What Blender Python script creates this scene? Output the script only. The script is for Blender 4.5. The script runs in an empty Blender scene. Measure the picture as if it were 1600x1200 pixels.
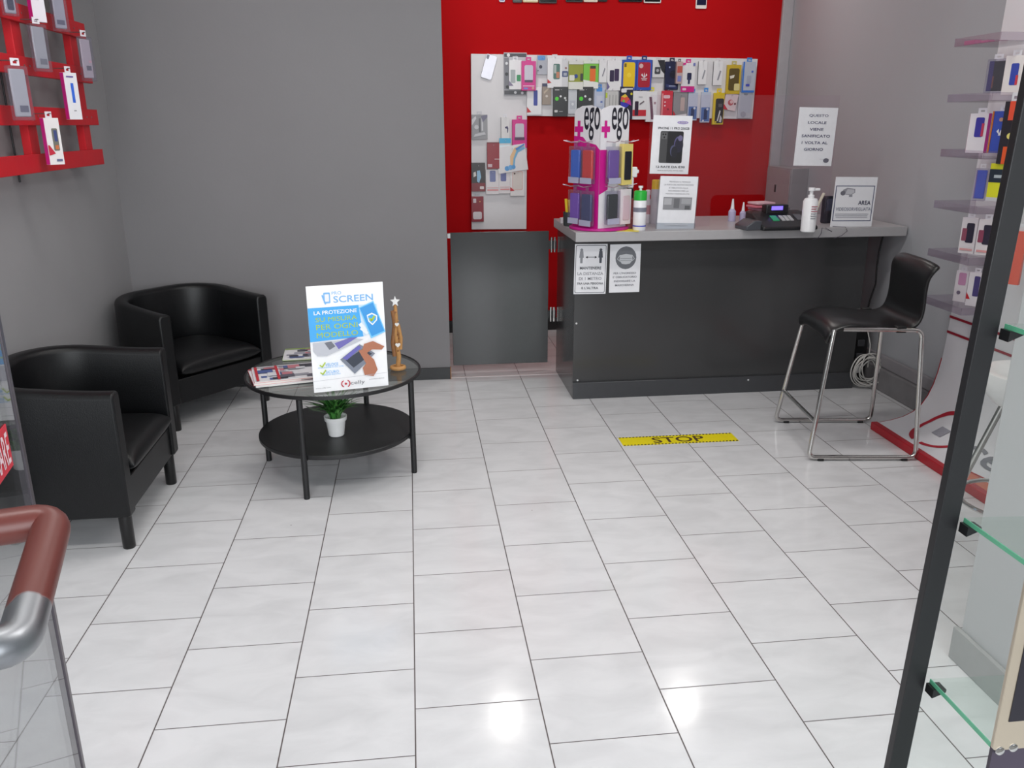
import bpy, bmesh, math, random
from mathutils import Vector, Matrix
random.seed(7)
PI = math.pi
C = bpy.context.scene.collection
S = bpy.context.scene

# ------------------------------------------------------------------ camera
H = 1.47
FPX = 1304.7
PITCH, YAW, ROLL = 0.301736, 0.117530, -0.002703
_cp, _sp, _cy, _sy = math.cos(PITCH), math.sin(PITCH), math.cos(YAW), math.sin(YAW)
FWD = Vector((_sy*_cp, _cy*_cp, -_sp))
_r0 = Vector((_cy, -_sy, 0)); _u0 = _r0.cross(FWD)
RGT = _r0*math.cos(ROLL) + _u0*math.sin(ROLL)
UPV = _u0*math.cos(ROLL) - _r0*math.sin(ROLL)
cam = bpy.data.cameras.new('camera'); camo = bpy.data.objects.new('camera', cam); C.objects.link(camo)
m = Matrix.Identity(4)
for i in range(3):
    m[i][0] = RGT[i]; m[i][1] = UPV[i]; m[i][2] = -FWD[i]
m[2][3] = H
camo.matrix_world = m
cam.sensor_width = 36; cam.sensor_fit = 'HORIZONTAL'; cam.lens = FPX*36/1600
cam.clip_start = 0.02; cam.clip_end = 60
S.camera = camo
CAMP = Vector((0, 0, H))

def ray(x, y): return FWD + RGT*((x-800)/FPX) - UPV*((y-600)/FPX)
def onY(x, y, Y): d = ray(x, y); return CAMP + d*(Y/d.y)
def onX(x, y, X): d = ray(x, y); return CAMP + d*(X/d.x)
def onZ(x, y, Z=0.0): d = ray(x, y); return CAMP + d*((Z-H)/d.z)
def away(x, y, s): return CAMP + ray(x, y).normalized()*s

# ------------------------------------------------------------------ light
S.view_settings.view_transform = 'Standard'; S.view_settings.look = 'None'
S.view_settings.gamma = 1; S.view_settings.use_curve_mapping = False
S.view_settings.exposure = 0.0
S.cycles.transparent_max_bounces = 24
w = bpy.data.worlds.new('daylight'); S.world = w; w.use_nodes = True
bg = w.node_tree.nodes['Background']
bg.inputs[0].default_value = (0.86, 0.93, 1.0, 1); bg.inputs[1].default_value = 0.45

def area(name, loc, rot, sx, sy, power, col=(1, 1, 1)):
    l = bpy.data.lights.new(name, 'AREA'); l.shape = 'RECTANGLE'; l.size = sx; l.size_y = sy
    l.energy = power; l.color = col
    o = bpy.data.objects.new(name, l); o.location = loc; o.rotation_euler = rot; C.objects.link(o); return o
# daylight that falls in through the open shop front behind the camera
area('shopfront_daylight', (0.5, -3.0, 2.0), (math.radians(84), 0, 0), 5.0, 2.6, 250, (0.93, 0.97, 1.0))
# unseen ceiling tubes, added to brighten the shop floor and side walls
FILL_LAMPS = [(-0.6, 1.3), (1.3, 1.3), (-0.3, 3.1), (1.5, 3.1)]
for x, y in FILL_LAMPS:
    area('fill_tube_light', (x, y, 2.80), (0, 0, 0), 1.15, 0.22, (19 if x > 1 else 17) if y < 2 else 13, (1.0, 0.98, 0.95))
SPOTS = [(0.57, 5.29), (1.95, 5.27)]
for x, y in SPOTS:
    area('spot_light', (x, y, 2.83), (0, 0, 0), 0.14, 0.14, 6, (1.0, 0.97, 0.93))

# ------------------------------------------------------------------ materials
def lin(c):
    out = []
    for v in c:
        v = v/255.0
        out.append(v/12.92 if v <= 0.04045 else ((v+0.055)/1.055)**2.4)
    return (*out, 1)
_m = {}
def M(col, rough=0.5, metal=0.0, var=0.06, scale=30, bump=0.0, bscale=200, spec=0.5, coat=0.0):
    key = (tuple(col), rough, metal, var, scale, bump, bscale, spec, coat)
    if key in _m: return _m[key]
    mt = bpy.data.materials.new('paint'); mt.use_nodes = True; nt = mt.node_tree
    b = nt.nodes['Principled BSDF']
    b.inputs['Roughness'].default_value = rough; b.inputs['Metallic'].default_value = metal
    b.inputs['Specular IOR Level'].default_value = spec
    b.inputs['Coat Weight'].default_value = coat
    c = lin(col)
    tc = nt.nodes.new('ShaderNodeTexCoord')
    n = nt.nodes.new('ShaderNodeTexNoise'); n.inputs['Scale'].default_value = scale; n.inputs['Detail'].default_value = 3
    nt.links.new(tc.outputs['Object'], n.inputs['Vector'])
    r = nt.nodes.new('ShaderNodeMix'); r.data_type = 'RGBA'
    r.inputs[6].default_value = tuple(max(0, v*(1-var)) for v in c[:3])+(1,)
    r.inputs[7].default_value = tuple(min(1, v*(1+var)) for v in c[:3])+(1,)
    nt.links.new(n.outputs['Fac'], r.inputs[0]); nt.links.new(r.outputs[2], b.inputs['Base Color'])
    if bump:
        n2 = nt.nodes.new('ShaderNodeTexNoise'); n2.inputs['Scale'].default_value = bscale
        nt.links.new(tc.outputs['Object'], n2.inputs['Vector'])
        bp = nt.nodes.new('ShaderNodeBump'); bp.inputs['Strength'].default_value = bump; bp.inputs['Distance'].default_value = 0.002
        nt.links.new(n2.outputs['Fac'], bp.inputs['Height']); nt.links.new(bp.outputs['Normal'], b.inputs['Normal'])
    _m[key] = mt; return mt
def glass(tint=(235, 245, 240), refl=0.12, body=0.0, bodycol=(220, 235, 228), rough=0.02):
    key = ('g', tint, refl, body, bodycol, rough)
    if key in _m: return _m[key]
    mt = bpy.data.materials.new('clear'); mt.use_nodes = True; nt = mt.node_tree
    nt.nodes.remove(nt.nodes['Principled BSDF']); out = nt.nodes['Material Output']
    t = nt.nodes.new('ShaderNodeBsdfTransparent'); t.inputs[0].default_value = lin(tint)
    g = nt.nodes.new('ShaderNodeBsdfGlossy'); g.inputs['Roughness'].default_value = rough
    d = nt.nodes.new('ShaderNodeBsdfDiffuse'); d.inputs[0].default_value = lin(bodycol)
    m0 = nt.nodes.new('ShaderNodeMixShader'); m0.inputs[0].default_value = body
    nt.links.new(t.outputs[0], m0.inputs[1]); nt.links.new(d.outputs[0], m0.inputs[2])
    fr = nt.nodes.new('ShaderNodeLayerWeight'); fr.inputs[0].default_value = 0.5
    pw = nt.nodes.new('ShaderNodeMath'); pw.operation = 'POWER'; pw.inputs[1].default_value = 5.0
    nt.links.new(fr.outputs['Facing'], pw.inputs[0])
    mu = nt.nodes.new('ShaderNodeMath'); mu.operation = 'MULTIPLY_ADD'; mu.inputs[1].default_value = 1-refl*0.5
    mu.inputs[2].default_value = refl*0.5; mu.use_clamp = True
    nt.links.new(pw.outputs[0], mu.inputs[0])
    m1 = nt.nodes.new('ShaderNodeMixShader'); nt.links.new(mu.outputs[0], m1.inputs[0])
    nt.links.new(m0.outputs[0], m1.inputs[1]); nt.links.new(g.outputs[0], m1.inputs[2])
    nt.links.new(m1.outputs[0], out.inputs[0])
    _m[key] = mt; return mt
def emis(col, s):
    mt = bpy.data.materials.new('glow'); mt.use_nodes = True
    b = mt.node_tree.nodes['Principled BSDF']; b.inputs['Emission Color'].default_value = lin(col)
    b.inputs['Emission Strength'].default_value = s; b.inputs['Base Color'].default_value = lin(col); return mt

WHITE = (235, 235, 238); PAPER = (232, 232, 236); BLACK = (18, 18, 20)
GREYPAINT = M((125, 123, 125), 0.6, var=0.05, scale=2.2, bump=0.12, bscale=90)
GREYPAINT_L_LIT = M((157, 156, 158), 0.6, var=0.06, scale=2.6, bump=0.15, bscale=70)  # same grey as the back wall, lightened to hold the lamp light on it
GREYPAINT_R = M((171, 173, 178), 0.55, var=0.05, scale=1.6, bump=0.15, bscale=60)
REDPAINT = M((182, 6, 14), 0.8, var=0.04, scale=3, bump=0.1, bscale=90, spec=0.15)
CHROME = M((205, 203, 200), 0.14, 1.0, var=0.03)
STEEL = M((150, 150, 150), 0.35, 1.0, var=0.1)
LAMINATE = M((60, 60, 61), 0.16, var=0.05, scale=5, spec=0.5)
LEATHER = M((15, 16, 18), 0.40, var=0.15, scale=14, bump=0.25, bscale=260, spec=0.36)
BLACKMETAL = M((24, 24, 26), 0.42, var=0.1, bump=0.05)
CLEAR = glass((240, 242, 244), 0.06, 0.06, (225, 228, 235))
CLEAR2 = glass((238, 238, 244), 0.06, 0.06, (215, 212, 225), 0.08)

# ------------------------------------------------------------------ mesh builder
class MB:
    def __init__(s): s.v = []; s.f = []; s.mi = []; s.m = []
    def _mi(s, mat):
        if mat not in s.m: s.m.append(mat)
        return s.m.index(mat)
    def add(s, vs, fs, mat, X=None):
        o = len(s.v); k = s._mi(mat)
        for p in vs:
            p = Vector(p)
            s.v.append(X @ p if X is not None else p)
        for f in fs: s.f.append([i+o for i in f]); s.mi.append(k)
        return s
    def box(s, a, b, mat, X=None):
        x0, y0, z0 = a; x1, y1, z1 = b
        v = [(x0,y0,z0),(x1,y0,z0),(x1,y1,z0),(x0,y1,z0),(x0,y0,z1),(x1,y0,z1),(x1,y1,z1),(x0,y1,z1)]
        return s.add(v, [(0,3,2,1),(4,5,6,7),(0,1,5,4),(1,2,6,5),(2,3,7,6),(3,0,4,7)], mat, X)
    def cyl(s, p0, p1, r0, mat, r1=None, n=16, X=None): return s.tube([p0, p1], r0, mat, n, X, r1)
    def tube(s, pts, r, mat, n=12, X=None, r1=None):
        pts = [Vector(p) for p in pts]; N = len(pts); vs = []; fs = []
        t = (pts[1]-pts[0]).normalized()
        a = Vector((0, 0, 1)) if abs(t.z) < 0.9 else Vector((1, 0, 0))
        u = t.cross(a).normalized()
        for i, p in enumerate(pts):
            if i == 0: tt = pts[1]-pts[0]
            elif i == N-1: tt = pts[-1]-pts[-2]
            else: tt = (pts[i+1]-p).normalized()+(p-pts[i-1]).normalized()
            tt.normalize(); u = (u-tt*u.dot(tt)).normalized(); wv = tt.cross(u)
            rr = r if r1 is None else r+(r1-r)*i/(N-1)
            for k in range(n):
                an = 2*PI*k/n; vs.append(p+u*(rr*math.cos(an))+wv*(rr*math.sin(an)))
        for i in range(N-1):
            for k in range(n):
                k2 = (k+1) % n; fs.append((i*n+k, i*n+k2, (i+1)*n+k2, (i+1)*n+k))
        fs.append(tuple(range(n-1, -1, -1))); fs.append(tuple((N-1)*n+k for k in range(n)))
        return s.add(vs, fs, mat, X)
    def lathe(s, prof, mat, n=32, c=(0, 0, 0), X=None):
        vs = []; fs = []
        for r, z in prof:
            for k in range(n):
                a = 2*PI*k/n; vs.append((c[0]+r*math.cos(a), c[1]+r*math.sin(a), c[2]+z))
        for i in range(len(prof)-1):
            for k in range(n):
                k2 = (k+1) % n; fs.append((i*n+k, i*n+k2, (i+1)*n+k2, (i+1)*n+k))
        fs.append(tuple(range(n-1, -1, -1))); fs.append(tuple((len(prof)-1)*n+k for k in range(n)))
        return s.add(vs, fs, mat, X)
    def prism(s, poly, y0, y1, mat, X=None):
        # poly in (x, z), extruded along y; y0 is the front (towards -y); poly counter-clockwise seen from -y
        n = len(poly); vs = [(x, y0, z) for x, z in poly]+[(x, y1, z) for x, z in poly]
        fs = [tuple(range(n)), tuple(range(2*n-1, n-1, -1))]
        for i in range(n): j = (i+1) % n; fs.append((i, i+n, j+n, j))
        return s.add(vs, fs, mat, X)
    def build(s, name, parent=None, bevel=0.0, seg=2, loc=None, rot=None, ang=35, sub=0):
        me = bpy.data.meshes.new(name); me.from_pydata([tuple(v) for v in s.v], [], s.f)
        for mt in s.m: me.materials.append(mt)
        for i, p in enumerate(me.polygons): p.material_index = s.mi[i]; p.use_smooth = True
        me.update()
        try: me.set_sharp_from_angle(angle=math.radians(ang))
        except Exception: pass
        o = bpy.data.objects.new(name, me); C.objects.link(o)
        if parent: o.parent = parent
        if loc: o.location = loc
        if rot: o.rotation_euler = rot
        if bevel:
            bm = o.modifiers.new('bevel', 'BEVEL'); bm.width = bevel; bm.segments = seg; bm.limit_method = 'ANGLE'
            bm.angle_limit = math.radians(40)
        if sub:
            sm = o.modifiers.new('sub', 'SUBSURF'); sm.levels = sub; sm.render_levels = sub
        return o

def tag(o, label=None, cat=None, group=None, kind=None):
    if label: o['label'] = label
    if cat: o['category'] = cat
    if group: o['group'] = group
    if kind: o['kind'] = kind
    return o
def thing(name, label, cat, loc=(0, 0, 0), rz=0.0, group=None, rot=None):
    o = bpy.data.objects.new(name, None); C.objects.link(o); o.empty_display_size = 0.05
    o.location = loc; o.rotation_euler = rot if rot else (0, 0, rz)
    return tag(o, label, cat, group)
def copy_tree(o, parent=None):
    c = o.copy(); C.objects.link(c); c.parent = parent
    for ch in list(o.children): copy_tree(ch, c)
    return c
def rr(x0, z0, x1, z1, r, n=5):
    pts = []
    for cx, cz, a0 in ((x1-r, z0+r, -90), (x1-r, z1-r, 0), (x0+r, z1-r, 90), (x0+r, z0+r, 180)):
        for k in range(n+1):
            a = math.radians(a0+90*k/n); pts.append((cx+r*math.cos(a), cz+r*math.sin(a)))
    return pts
_tc = {}
def text_geo(s, bold=0.0, spacing=1.0):
    key = (s, bold, spacing)
    if key in _tc: return _tc[key]
    cu = bpy.data.curves.new('t', 'FONT'); cu.body = s; cu.size = 1; cu.offset = bold; cu.space_character = spacing
    cu.resolution_u = 3
    o = bpy.data.objects.new('t', cu)
    C.objects.link(o); bpy.context.view_layer.update()
    dg = bpy.context.evaluated_depsgraph_get()
    me = bpy.data.meshes.new_from_object(o.evaluated_get(dg))
    vs = [(v.co.x, v.co.y) for v in me.vertices]; fs = [tuple(p.vertices) for p in me.polygons]
    bpy.data.objects.remove(o); bpy.data.curves.remove(cu); bpy.data.meshes.remove(me)
    x0 = min(v[0] for v in vs); x1 = max(v[0] for v in vs); y0 = min(v[1] for v in vs); y1 = max(v[1] for v in vs)
    vs = [((x-x0)/(x1-x0), (y-y0)/(y1-y0)) for x, y in vs]
    _tc[key] = (vs, fs); return _tc[key]

def draw(root, w, h, items, y=-0.001, x0=0.0, z0=0.0, pname='print', lname='lettering', warp=None):
    """flat print and lettering on a sheet: x0..x0+w, z0..z0+h, facing -y; fractions u,v of the sheet"""
    P = MB(); L = P; k = 0
    st = 0.0003
    for it in items:
        k += 1; yy = y-st*k; t = it[0]; col = it[-1]; mt = M(col, 0.5, var=0.02)
        X = lambda u, v: (x0+u*w, yy, z0+v*h)
        if t == 'r':
            u0, v0, u1, v1 = it[1:5]; P.add([X(u0, v0), X(u1, v0), X(u1, v1), X(u0, v1)], [(0, 1, 2, 3)], mt)
        elif t == 'rr':
            u0, v0, u1, v1, r = it[1:6]
            pts = rr(u0*w, v0*h, u1*w, v1*h, r); P.add([(x0+a, yy, z0+b) for a, b in pts], [tuple(range(len(pts)))], mt)
        elif t == 'p':
            P.add([X(u, v) for u, v in it[1]], [tuple(range(len(it[1])))], mt)
        elif t == 'o':
            u, v, ru, rv = it[1:5]
            P.add([X(u+ru*math.cos(2*PI*i/20), v+rv*math.sin(2*PI*i/20)) for i in range(20)], [tuple(range(20))], mt)
        elif t == 'ring':      # u,v, outer radius (fraction of w), width, a0, a1 (deg)
            u, v, ro, wd, a0, a1 = it[1:7]; n = 20; vs = []
            for i in range(n+1):
                a = math.radians(a0+(a1-a0)*i/n)
                for r in (ro, ro-wd): vs.append((x0+u*w+r*w*math.cos(a), yy, z0+v*h+r*w*math.sin(a)))
            P.add(vs, [(2*i, 2*i+2, 2*i+3, 2*i+1) for i in range(n)], mt)
        elif t == 'l':         # polyline with width (fraction of w)
            pts = [Vector((x0+u*w, 0, z0+v*h)) for u, v in it[1]]; wd = it[2]*w/2
            for a, b in zip(pts, pts[1:]):
                d = (b-a).normalized(); nn = Vector((-d.z, 0, d.x))*wd
                q = [a-nn-d*wd*0.5, b-nn+d*wd*0.5, b+nn+d*wd*0.5, a+nn-d*wd*0.5]
                P.add([(c.x, yy, c.z) for c in q], [(0, 1, 2, 3)], mt)
        elif t == 't':
            s, uc, vc, wu, hv = it[1:6]; b = it[6] if len(it) > 7 else 0.0
            vs, fs = text_geo(s, b)
            L.add([X(uc+(a-0.5)*wu, vc+(c-0.5)*hv) for a, c in vs], fs, mt)
    for B, nm in ((P, pname),):
        if B.v:
            if warp: B.v = [warp(p) for p in B.v]
            B.build(nm, root)

# ------------------------------------------------------------------ the room
XL, XR, YB, YR, XG, ZC = -1.57, 2.67, 4.85, 6.02, 0.198, 2.9
Y0 = 0.30
def struct(name, mb, **kw): return tag(mb.build(name, **kw), kind='structure')

def floor_material():
    mt = bpy.data.materials.new('floor_tiles'); mt.use_nodes = True; nt = mt.node_tree; N = nt.nodes; Lk = nt.links
    b = N['Principled BSDF']
    tc = N.new('ShaderNodeTexCoord'); sx = N.new('ShaderNodeSeparateXYZ'); Lk.new(tc.outputs['Object'], sx.inputs[0])
    def mth(op, a, bb=None, clamp=False):
        n = N.new('ShaderNodeMath'); n.operation = op; n.use_clamp = clamp
        for i, q in enumerate((a, bb)):
            if q is None: continue
            if isinstance(q, (int, float)): n.inputs[i].default_value = q
            else: Lk.new(q, n.inputs[i])
        return n.outputs[0]
    TW, TL = 0.33041, 0.34177
    u = mth('DIVIDE', mth('SUBTRACT', sx.outputs[0], -0.03925), TW)
    col = mth('FLOOR', u); fu = mth('SUBTRACT', u, col)
    odd = mth('FLOORED_MODULO', col, 2.0)
    ph = mth('MULTIPLY', odd, 0.5)            # even columns 1.867, odd 1.700
    v = mth('ADD', mth('SUBTRACT', mth('DIVIDE', sx.outputs[1], TL), 1.863/TL), ph)
    row = mth('FLOOR', v); fv = mth('SUBTRACT', v, row)
    def edge(f, size, g):
        d = mth('MULTIPLY', mth('MINIMUM', f, mth('SUBTRACT', 1.0, f)), size)
        return mth('SUBTRACT', 1.0, mth('DIVIDE', d, g), True)
    g1 = mth('MULTIPLY', edge(fu, TW, 0.0026), 1.0, True); g2 = mth('MULTIPLY', edge(fv, TL, 0.0022), 1.0, True)
    gr = mth('MINIMUM', mth('MULTIPLY', mth('MAXIMUM', g1, g2), 1.5), 1.0)
    # marbled porcelain
    cmb = N.new('ShaderNodeCombineXYZ'); Lk.new(col, cmb.inputs[0]); Lk.new(row, cmb.inputs[1])
    wn = N.new('ShaderNodeTexWhiteNoise'); Lk.new(cmb.outputs[0], wn.inputs['Vector'])
    va = N.new('ShaderNodeVectorMath'); va.operation = 'MULTIPLY_ADD'
    Lk.new(wn.outputs['Color'], va.inputs[0]); va.inputs[1].default_value = (9, 9, 9); Lk.new(tc.outputs['Object'], va.inputs[2])
    n1 = N.new('ShaderNodeTexNoise'); n1.inputs['Scale'].default_value = 7; n1.inputs['Detail'].default_value = 6
    n1.inputs['Roughness'].default_value = 0.55; n1.inputs['Distortion'].default_value = 0.6
    mp = N.new('ShaderNodeMapping'); mp.inputs['Scale'].default_value = (0.7, 1.5, 1)
    mp.inputs['Rotation'].default_value = (0, 0, 0.4)
    Lk.new(va.outputs[0], mp.inputs[0]); Lk.new(mp.outputs[0], n1.inputs['Vector'])
    cr = N.new('ShaderNodeValToRGB'); cr.color_ramp.elements[0].position = 0.30; cr.color_ramp.elements[1].position = 0.62
    cr.color_ramp.elements[0].color = lin((211, 211, 213)); cr.color_ramp.elements[1].color = lin((223, 223, 225))
    Lk.new(n1.outputs['Fac'], cr.inputs[0])
    # specks of dirt
    vo = N.new('ShaderNodeTexVoronoi'); vo.inputs['Scale'].default_value = 3.1; Lk.new(tc.outputs['Object'], vo.inputs['Vector'])
    sp = mth('LESS_THAN', vo.outputs['Distance'], 0.009)
    mixs = N.new('ShaderNodeMix'); mixs.data_type = 'RGBA'; Lk.new(sp, mixs.inputs[0]); Lk.new(cr.outputs[0], mixs.inputs[6])
    mixs.inputs[7].default_value = lin((110, 95, 90))
    mx = N.new('ShaderNodeMix'); mx.data_type = 'RGBA'; Lk.new(gr, mx.inputs[0]); Lk.new(mixs.outputs[2], mx.inputs[6])
    mx.inputs[7].default_value = lin((84, 74, 74)); Lk.new(mx.outputs[2], b.inputs['Base Color'])
    rg = mth('ADD', mth('MULTIPLY', gr, 0.4), mth('ADD', mth('MULTIPLY', n1.outputs['Fac'], 0.14), 0.07)); Lk.new(rg, b.inputs['Roughness'])
    b.inputs['Specular IOR Level'].default_value = 0.4
    bp = N.new('ShaderNodeBump'); bp.invert = True; bp.inputs['Strength'].default_value = 0.4; bp.inputs['Distance'].default_value = 0.001
    Lk.new(gr, bp.inputs['Height']); Lk.new(bp.outputs['Normal'], b.inputs['Normal'])
    return mt
FLOORM = floor_material()
struct('floor', MB().box((XL-0.1, -0.6, -0.1), (XR+0.1, YR+0.1, 0.0), FLOORM))
struct('ceiling', MB().box((XL-0.1, Y0, ZC), (XR+0.1, YR+0.1, ZC+0.1), M((215, 215, 215), 0.8)))
struct('wall_left', MB().box((XL-0.1, Y0, 0), (XL, YB, ZC), GREYPAINT_L_LIT))
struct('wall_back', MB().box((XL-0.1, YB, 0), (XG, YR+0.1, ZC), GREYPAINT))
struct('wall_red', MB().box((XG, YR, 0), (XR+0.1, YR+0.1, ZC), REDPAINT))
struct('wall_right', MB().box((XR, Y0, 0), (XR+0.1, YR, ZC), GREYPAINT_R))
BASEB = M((42, 43, 45), 0.4, bump=0.1)
struct('baseboard_back', MB().box((XL, YB-0.014, 0), (XG, YB, 0.072), BASEB), bevel=0.002)
struct('baseboard_left', MB().box((XL, Y0, 0), (XL+0.014, YB-0.014, 0.072), BASEB), bevel=0.002)
struct('baseboard_red', MB().box((XG, YR-0.014, 0), (XR, YR, 0.09), BASEB), bevel=0.002)
struct('trim_1', MB().box((XG, YB-0.014, 0), (XG+0.004, YB+0.02, 0.072), M((176, 120, 70), 0.6)))
# right wall skirting: thick grey painted plinth with a scuffed lower edge
b = MB().box((XR-0.04, 1.95, 0), (XR, YR, 0.13), M((128, 126, 128), 0.55, var=0.25, scale=9, bump=0.4, bscale=40))
b.box((XR-0.022, 1.95, 0.13), (XR, YR, 0.20), M((146, 143, 147), 0.5, var=0.12, scale=12))
struct('baseboard_right', b, bevel=0.006)
# cable trunking in the corner of the red wall
struct('trim_2', MB().box((XR-0.075, YR-0.03, 0.0), (XR-0.0, YR, ZC), M((176, 172, 176), 0.45)), bevel=0.004)
# pale threshold strip on the floor where the alcove begins
struct('trim_3', MB().box((XG, YB+0.01, 0.0), (0.87, YB+0.028, 0.002), M((225, 215, 215), 0.4)))
# pale pier between the shop window and the wall display
PIER = M((196, 196, 198), 0.35, var=0.03, scale=3)
struct('wall_front_right', MB().box((1.505, Y0+0.2, 0.0), (XR, 1.89, ZC), PIER), bevel=0.003)
struct('baseboard_front_right', MB().box((1.490, Y0+0.2, 0.0), (1.505, 1.905, 0.10), M((172, 172, 172), 0.35)), bevel=0.002)
# pavement outside the door
struct('trim_4', MB().box((-4, -5, -0.12), (5, -0.6, -0.02), M((120, 118, 115), 0.8, var=0.2, scale=4)))

for x, y in FILL_LAMPS:  # fittings made up to go with the added tube lights
    t = thing('added_ceiling_light', 'white tube fitting added for light under the unseen ceiling at %s' % {(-0.6, 1.3): 'the front left', (1.3, 1.3): 'the front right', (-0.3, 3.1): 'the middle left', (1.5, 3.1): 'the middle right'}[(x, y)], 'ceiling light', (x, y, ZC), group='added ceiling tube lights')
    MB().box((-0.62, -0.15, -0.05), (0.62, 0.15, 0), M((225, 225, 225), 0.4)).build('housing', t, bevel=0.005)
    MB().box((-0.58, -0.11, -0.056), (0.58, 0.11, -0.05), emis((255, 250, 244), 1.2)).build('diffuser', t)
for i, (x, y) in enumerate(SPOTS):
    t = thing('ceiling_spotlight', 'round ceiling spotlight over the %s of the counter' % ('left end' if i == 0 else 'right end'), 'spotlight', (x, y, ZC), group='ceiling spotlights')
    MB().lathe([(0.09, -0.05), (0.1, -0.045), (0.1, 0)], M((225, 225, 225), 0.4)).build('housing', t)
    MB().lathe([(0.075, -0.056), (0.075, -0.05)], emis((255, 248, 238), 9)).build('diffuser', t)

# ------------------------------------------------------------------ armchairs
def armchair(label, loc, rz):
    t = thing('armchair', label, 'armchair', loc, rz, 'black tub armchairs')
    a, d, R, th = 0.330, 0.27, 0.255, 0.068
    def curve(off):
        pts = []; r = R-off
        for k in range(9): pts.append((-a+off, -d+(2*d-R)*k/8))
        for k in range(1, 13):
            an = PI-PI/2*k/12; pts.append((-a+R+r*math.cos(an), d-R+r*math.sin(an)))
        for k in range(1, 5): pts.append(((-a+R)*(1-k/4.0), d-off))
        return pts+[(-x, y) for x, y in reversed(pts[:-1])]
    zb = 0.135
    def ztop(y):
        s = max(0, min(1, (y+d)/(2*d))); s = s*s*(3-2*s); return 0.596+0.034*s
    rings = []
    for off, dz in ((0.006, None), (0.0, 0.012), (0.0, -0.02), (0.004, -0.008), (0.014, 0.0), (th-0.014, 0.0), (th-0.004, -0.008), (th, -0.02), (th, 0.012), (th-0.006, None)):
        rings.append((off, dz))
    prof = [(0.006, 'b', 0.0), (0.0, 'b', 0.008), (0.0, 't', -0.022), (0.005, 't', -0.008), (0.016, 't', 0.0), (th-0.016, 't', 0.0), (th-0.005, 't', -0.008), (th, 't', -0.022), (th, 'b', 0.008), (th-0.006, 'b', 0.0)]
    cs = [curve(p[0]) for p in prof]; n = len(cs[0]); k = len(prof); vs = []
    for i in range(n):
        for j, p in enumerate(prof):
            x, y = cs[j][i]; vs.append((x, y, zb+p[2] if p[1] == 'b' else ztop(y)+p[2]))
    fs = []
    for i in range(n-1):
        for j in range(k):
            j2 = (j+1) % k; fs.append((i*k+j, i*k+j2, (i+1)*k+j2, (i+1)*k+j))
    fs.append(tuple(range(k-1, -1, -1))); fs.append(tuple((n-1)*k+j for j in range(k)))
    MB().add(vs, fs, LEATHER).build('shell', t, bevel=0.008, ang=50)
    # seat box (front panel) fitted between the arms
    inn = [(x, y) for x, y in curve(th-0.004)]
    poly = [(x, max(y, -d+0.012)) for x, y in inn]
    m_ = len(poly); vs = [(x, y, zb) for x, y in poly]+[(x, y, 0.262) for x, y in poly]
    fs = [tuple(range(m_-1, -1, -1)), tuple(m_+i for i in range(m_))]+[(i, (i+1) % m_, m_+(i+1) % m_, m_+i) for i in range(m_)]
    MB().add(vs, [tuple(reversed(f)) for f in fs], LEATHER).build('seat_base', t, bevel=0.004)
    # cushion: rounded slab with a domed top and bulging front
    g = MB(); nx, ny = 14, 14; W, y0, y1 = 0.248, -d-0.012, d-th-0.012; vs = []; zt = 0.268
    for j in range(ny+1):
        for i in range(nx+1):
            u = -math.cos(PI*i/nx); v = 0.5-0.5*math.cos(PI*j/ny); y = y0+(y1-y0)*v
            ww = W
            ov = max(0, y-(d-R)) / R
            ww = min(W, (a-th-0.006) if ov <= 0 else (a-R)+math.sqrt(max(0.0001, (R-th-0.006)**2-(ov*R)**2)))
            e = (1-abs(u)**6)*(1-abs(2*v-1)**10)
            vs.append((u*ww, y, zt+0.040+0.050*max(0, e)**0.5+0.012*(1-u*u)*math.sin(PI*v)))
    nn = (nx+1)*(ny+1)
    for j in range(ny+1):
        for i in range(nx+1):
            p = vs[j*(nx+1)+i]; e = (1-abs(math.cos(PI*i/nx))**8)*(1-abs(math.cos(PI*j/ny))**12)
            vs.append((p[0], p[1], zt+0.030-0.032*max(0, e)**0.5))
    q = lambda i, j, o=0: o+j*(nx+1)+i
    fs = []
    for j in range(ny):
        for i in range(nx):
            fs.append((q(i, j), q(i+1, j), q(i+1, j+1), q(i, j+1)))
            fs.append((q(i, j, nn), q(i, j+1, nn), q(i+1, j+1, nn), q(i+1, j, nn)))
    for i in range(nx):
        fs.append((q(i, 0, nn), q(i+1, 0, nn), q(i+1, 0), q(i, 0))); fs.append((q(i+1, ny, nn), q(i, ny, nn), q(i, ny), q(i+1, ny)))
    for j in range(ny):
        fs.append((q(0, j+1, nn), q(0, j, nn), q(0, j), q(0, j+1))); fs.append((q(nx, j, nn), q(nx, j+1, nn), q(nx, j+1), q(nx, j)))
    g.add(vs, fs, LEATHER).build('seat_cushion', t, sub=1, ang=80)
    for sx, sy in ((-1, -1), (1, -1), (-1, 1), (1, 1)):
        x, y = (0.285, -0.235) if sy < 0 else (0.2, 0.2)
        MB().lathe([(0.0205, 0), (0.022, 0.004), (0.023, 0.13), (0.0235, 0.15)], M((14, 14, 15), 0.3), 20).build('leg', t, loc=(sx*x, y if sy < 0 else 0.19, 0))
    return t
armchair('black leather tub armchair nearest the glass door, facing the room', (-1.03-0.272, 3.165, 0), PI/2)
armchair('black leather tub armchair in the far left corner behind the coffee table', (-1.030-0.77*0.235, 4.345+0.64*0.235, 0), math.radians(50))

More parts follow.
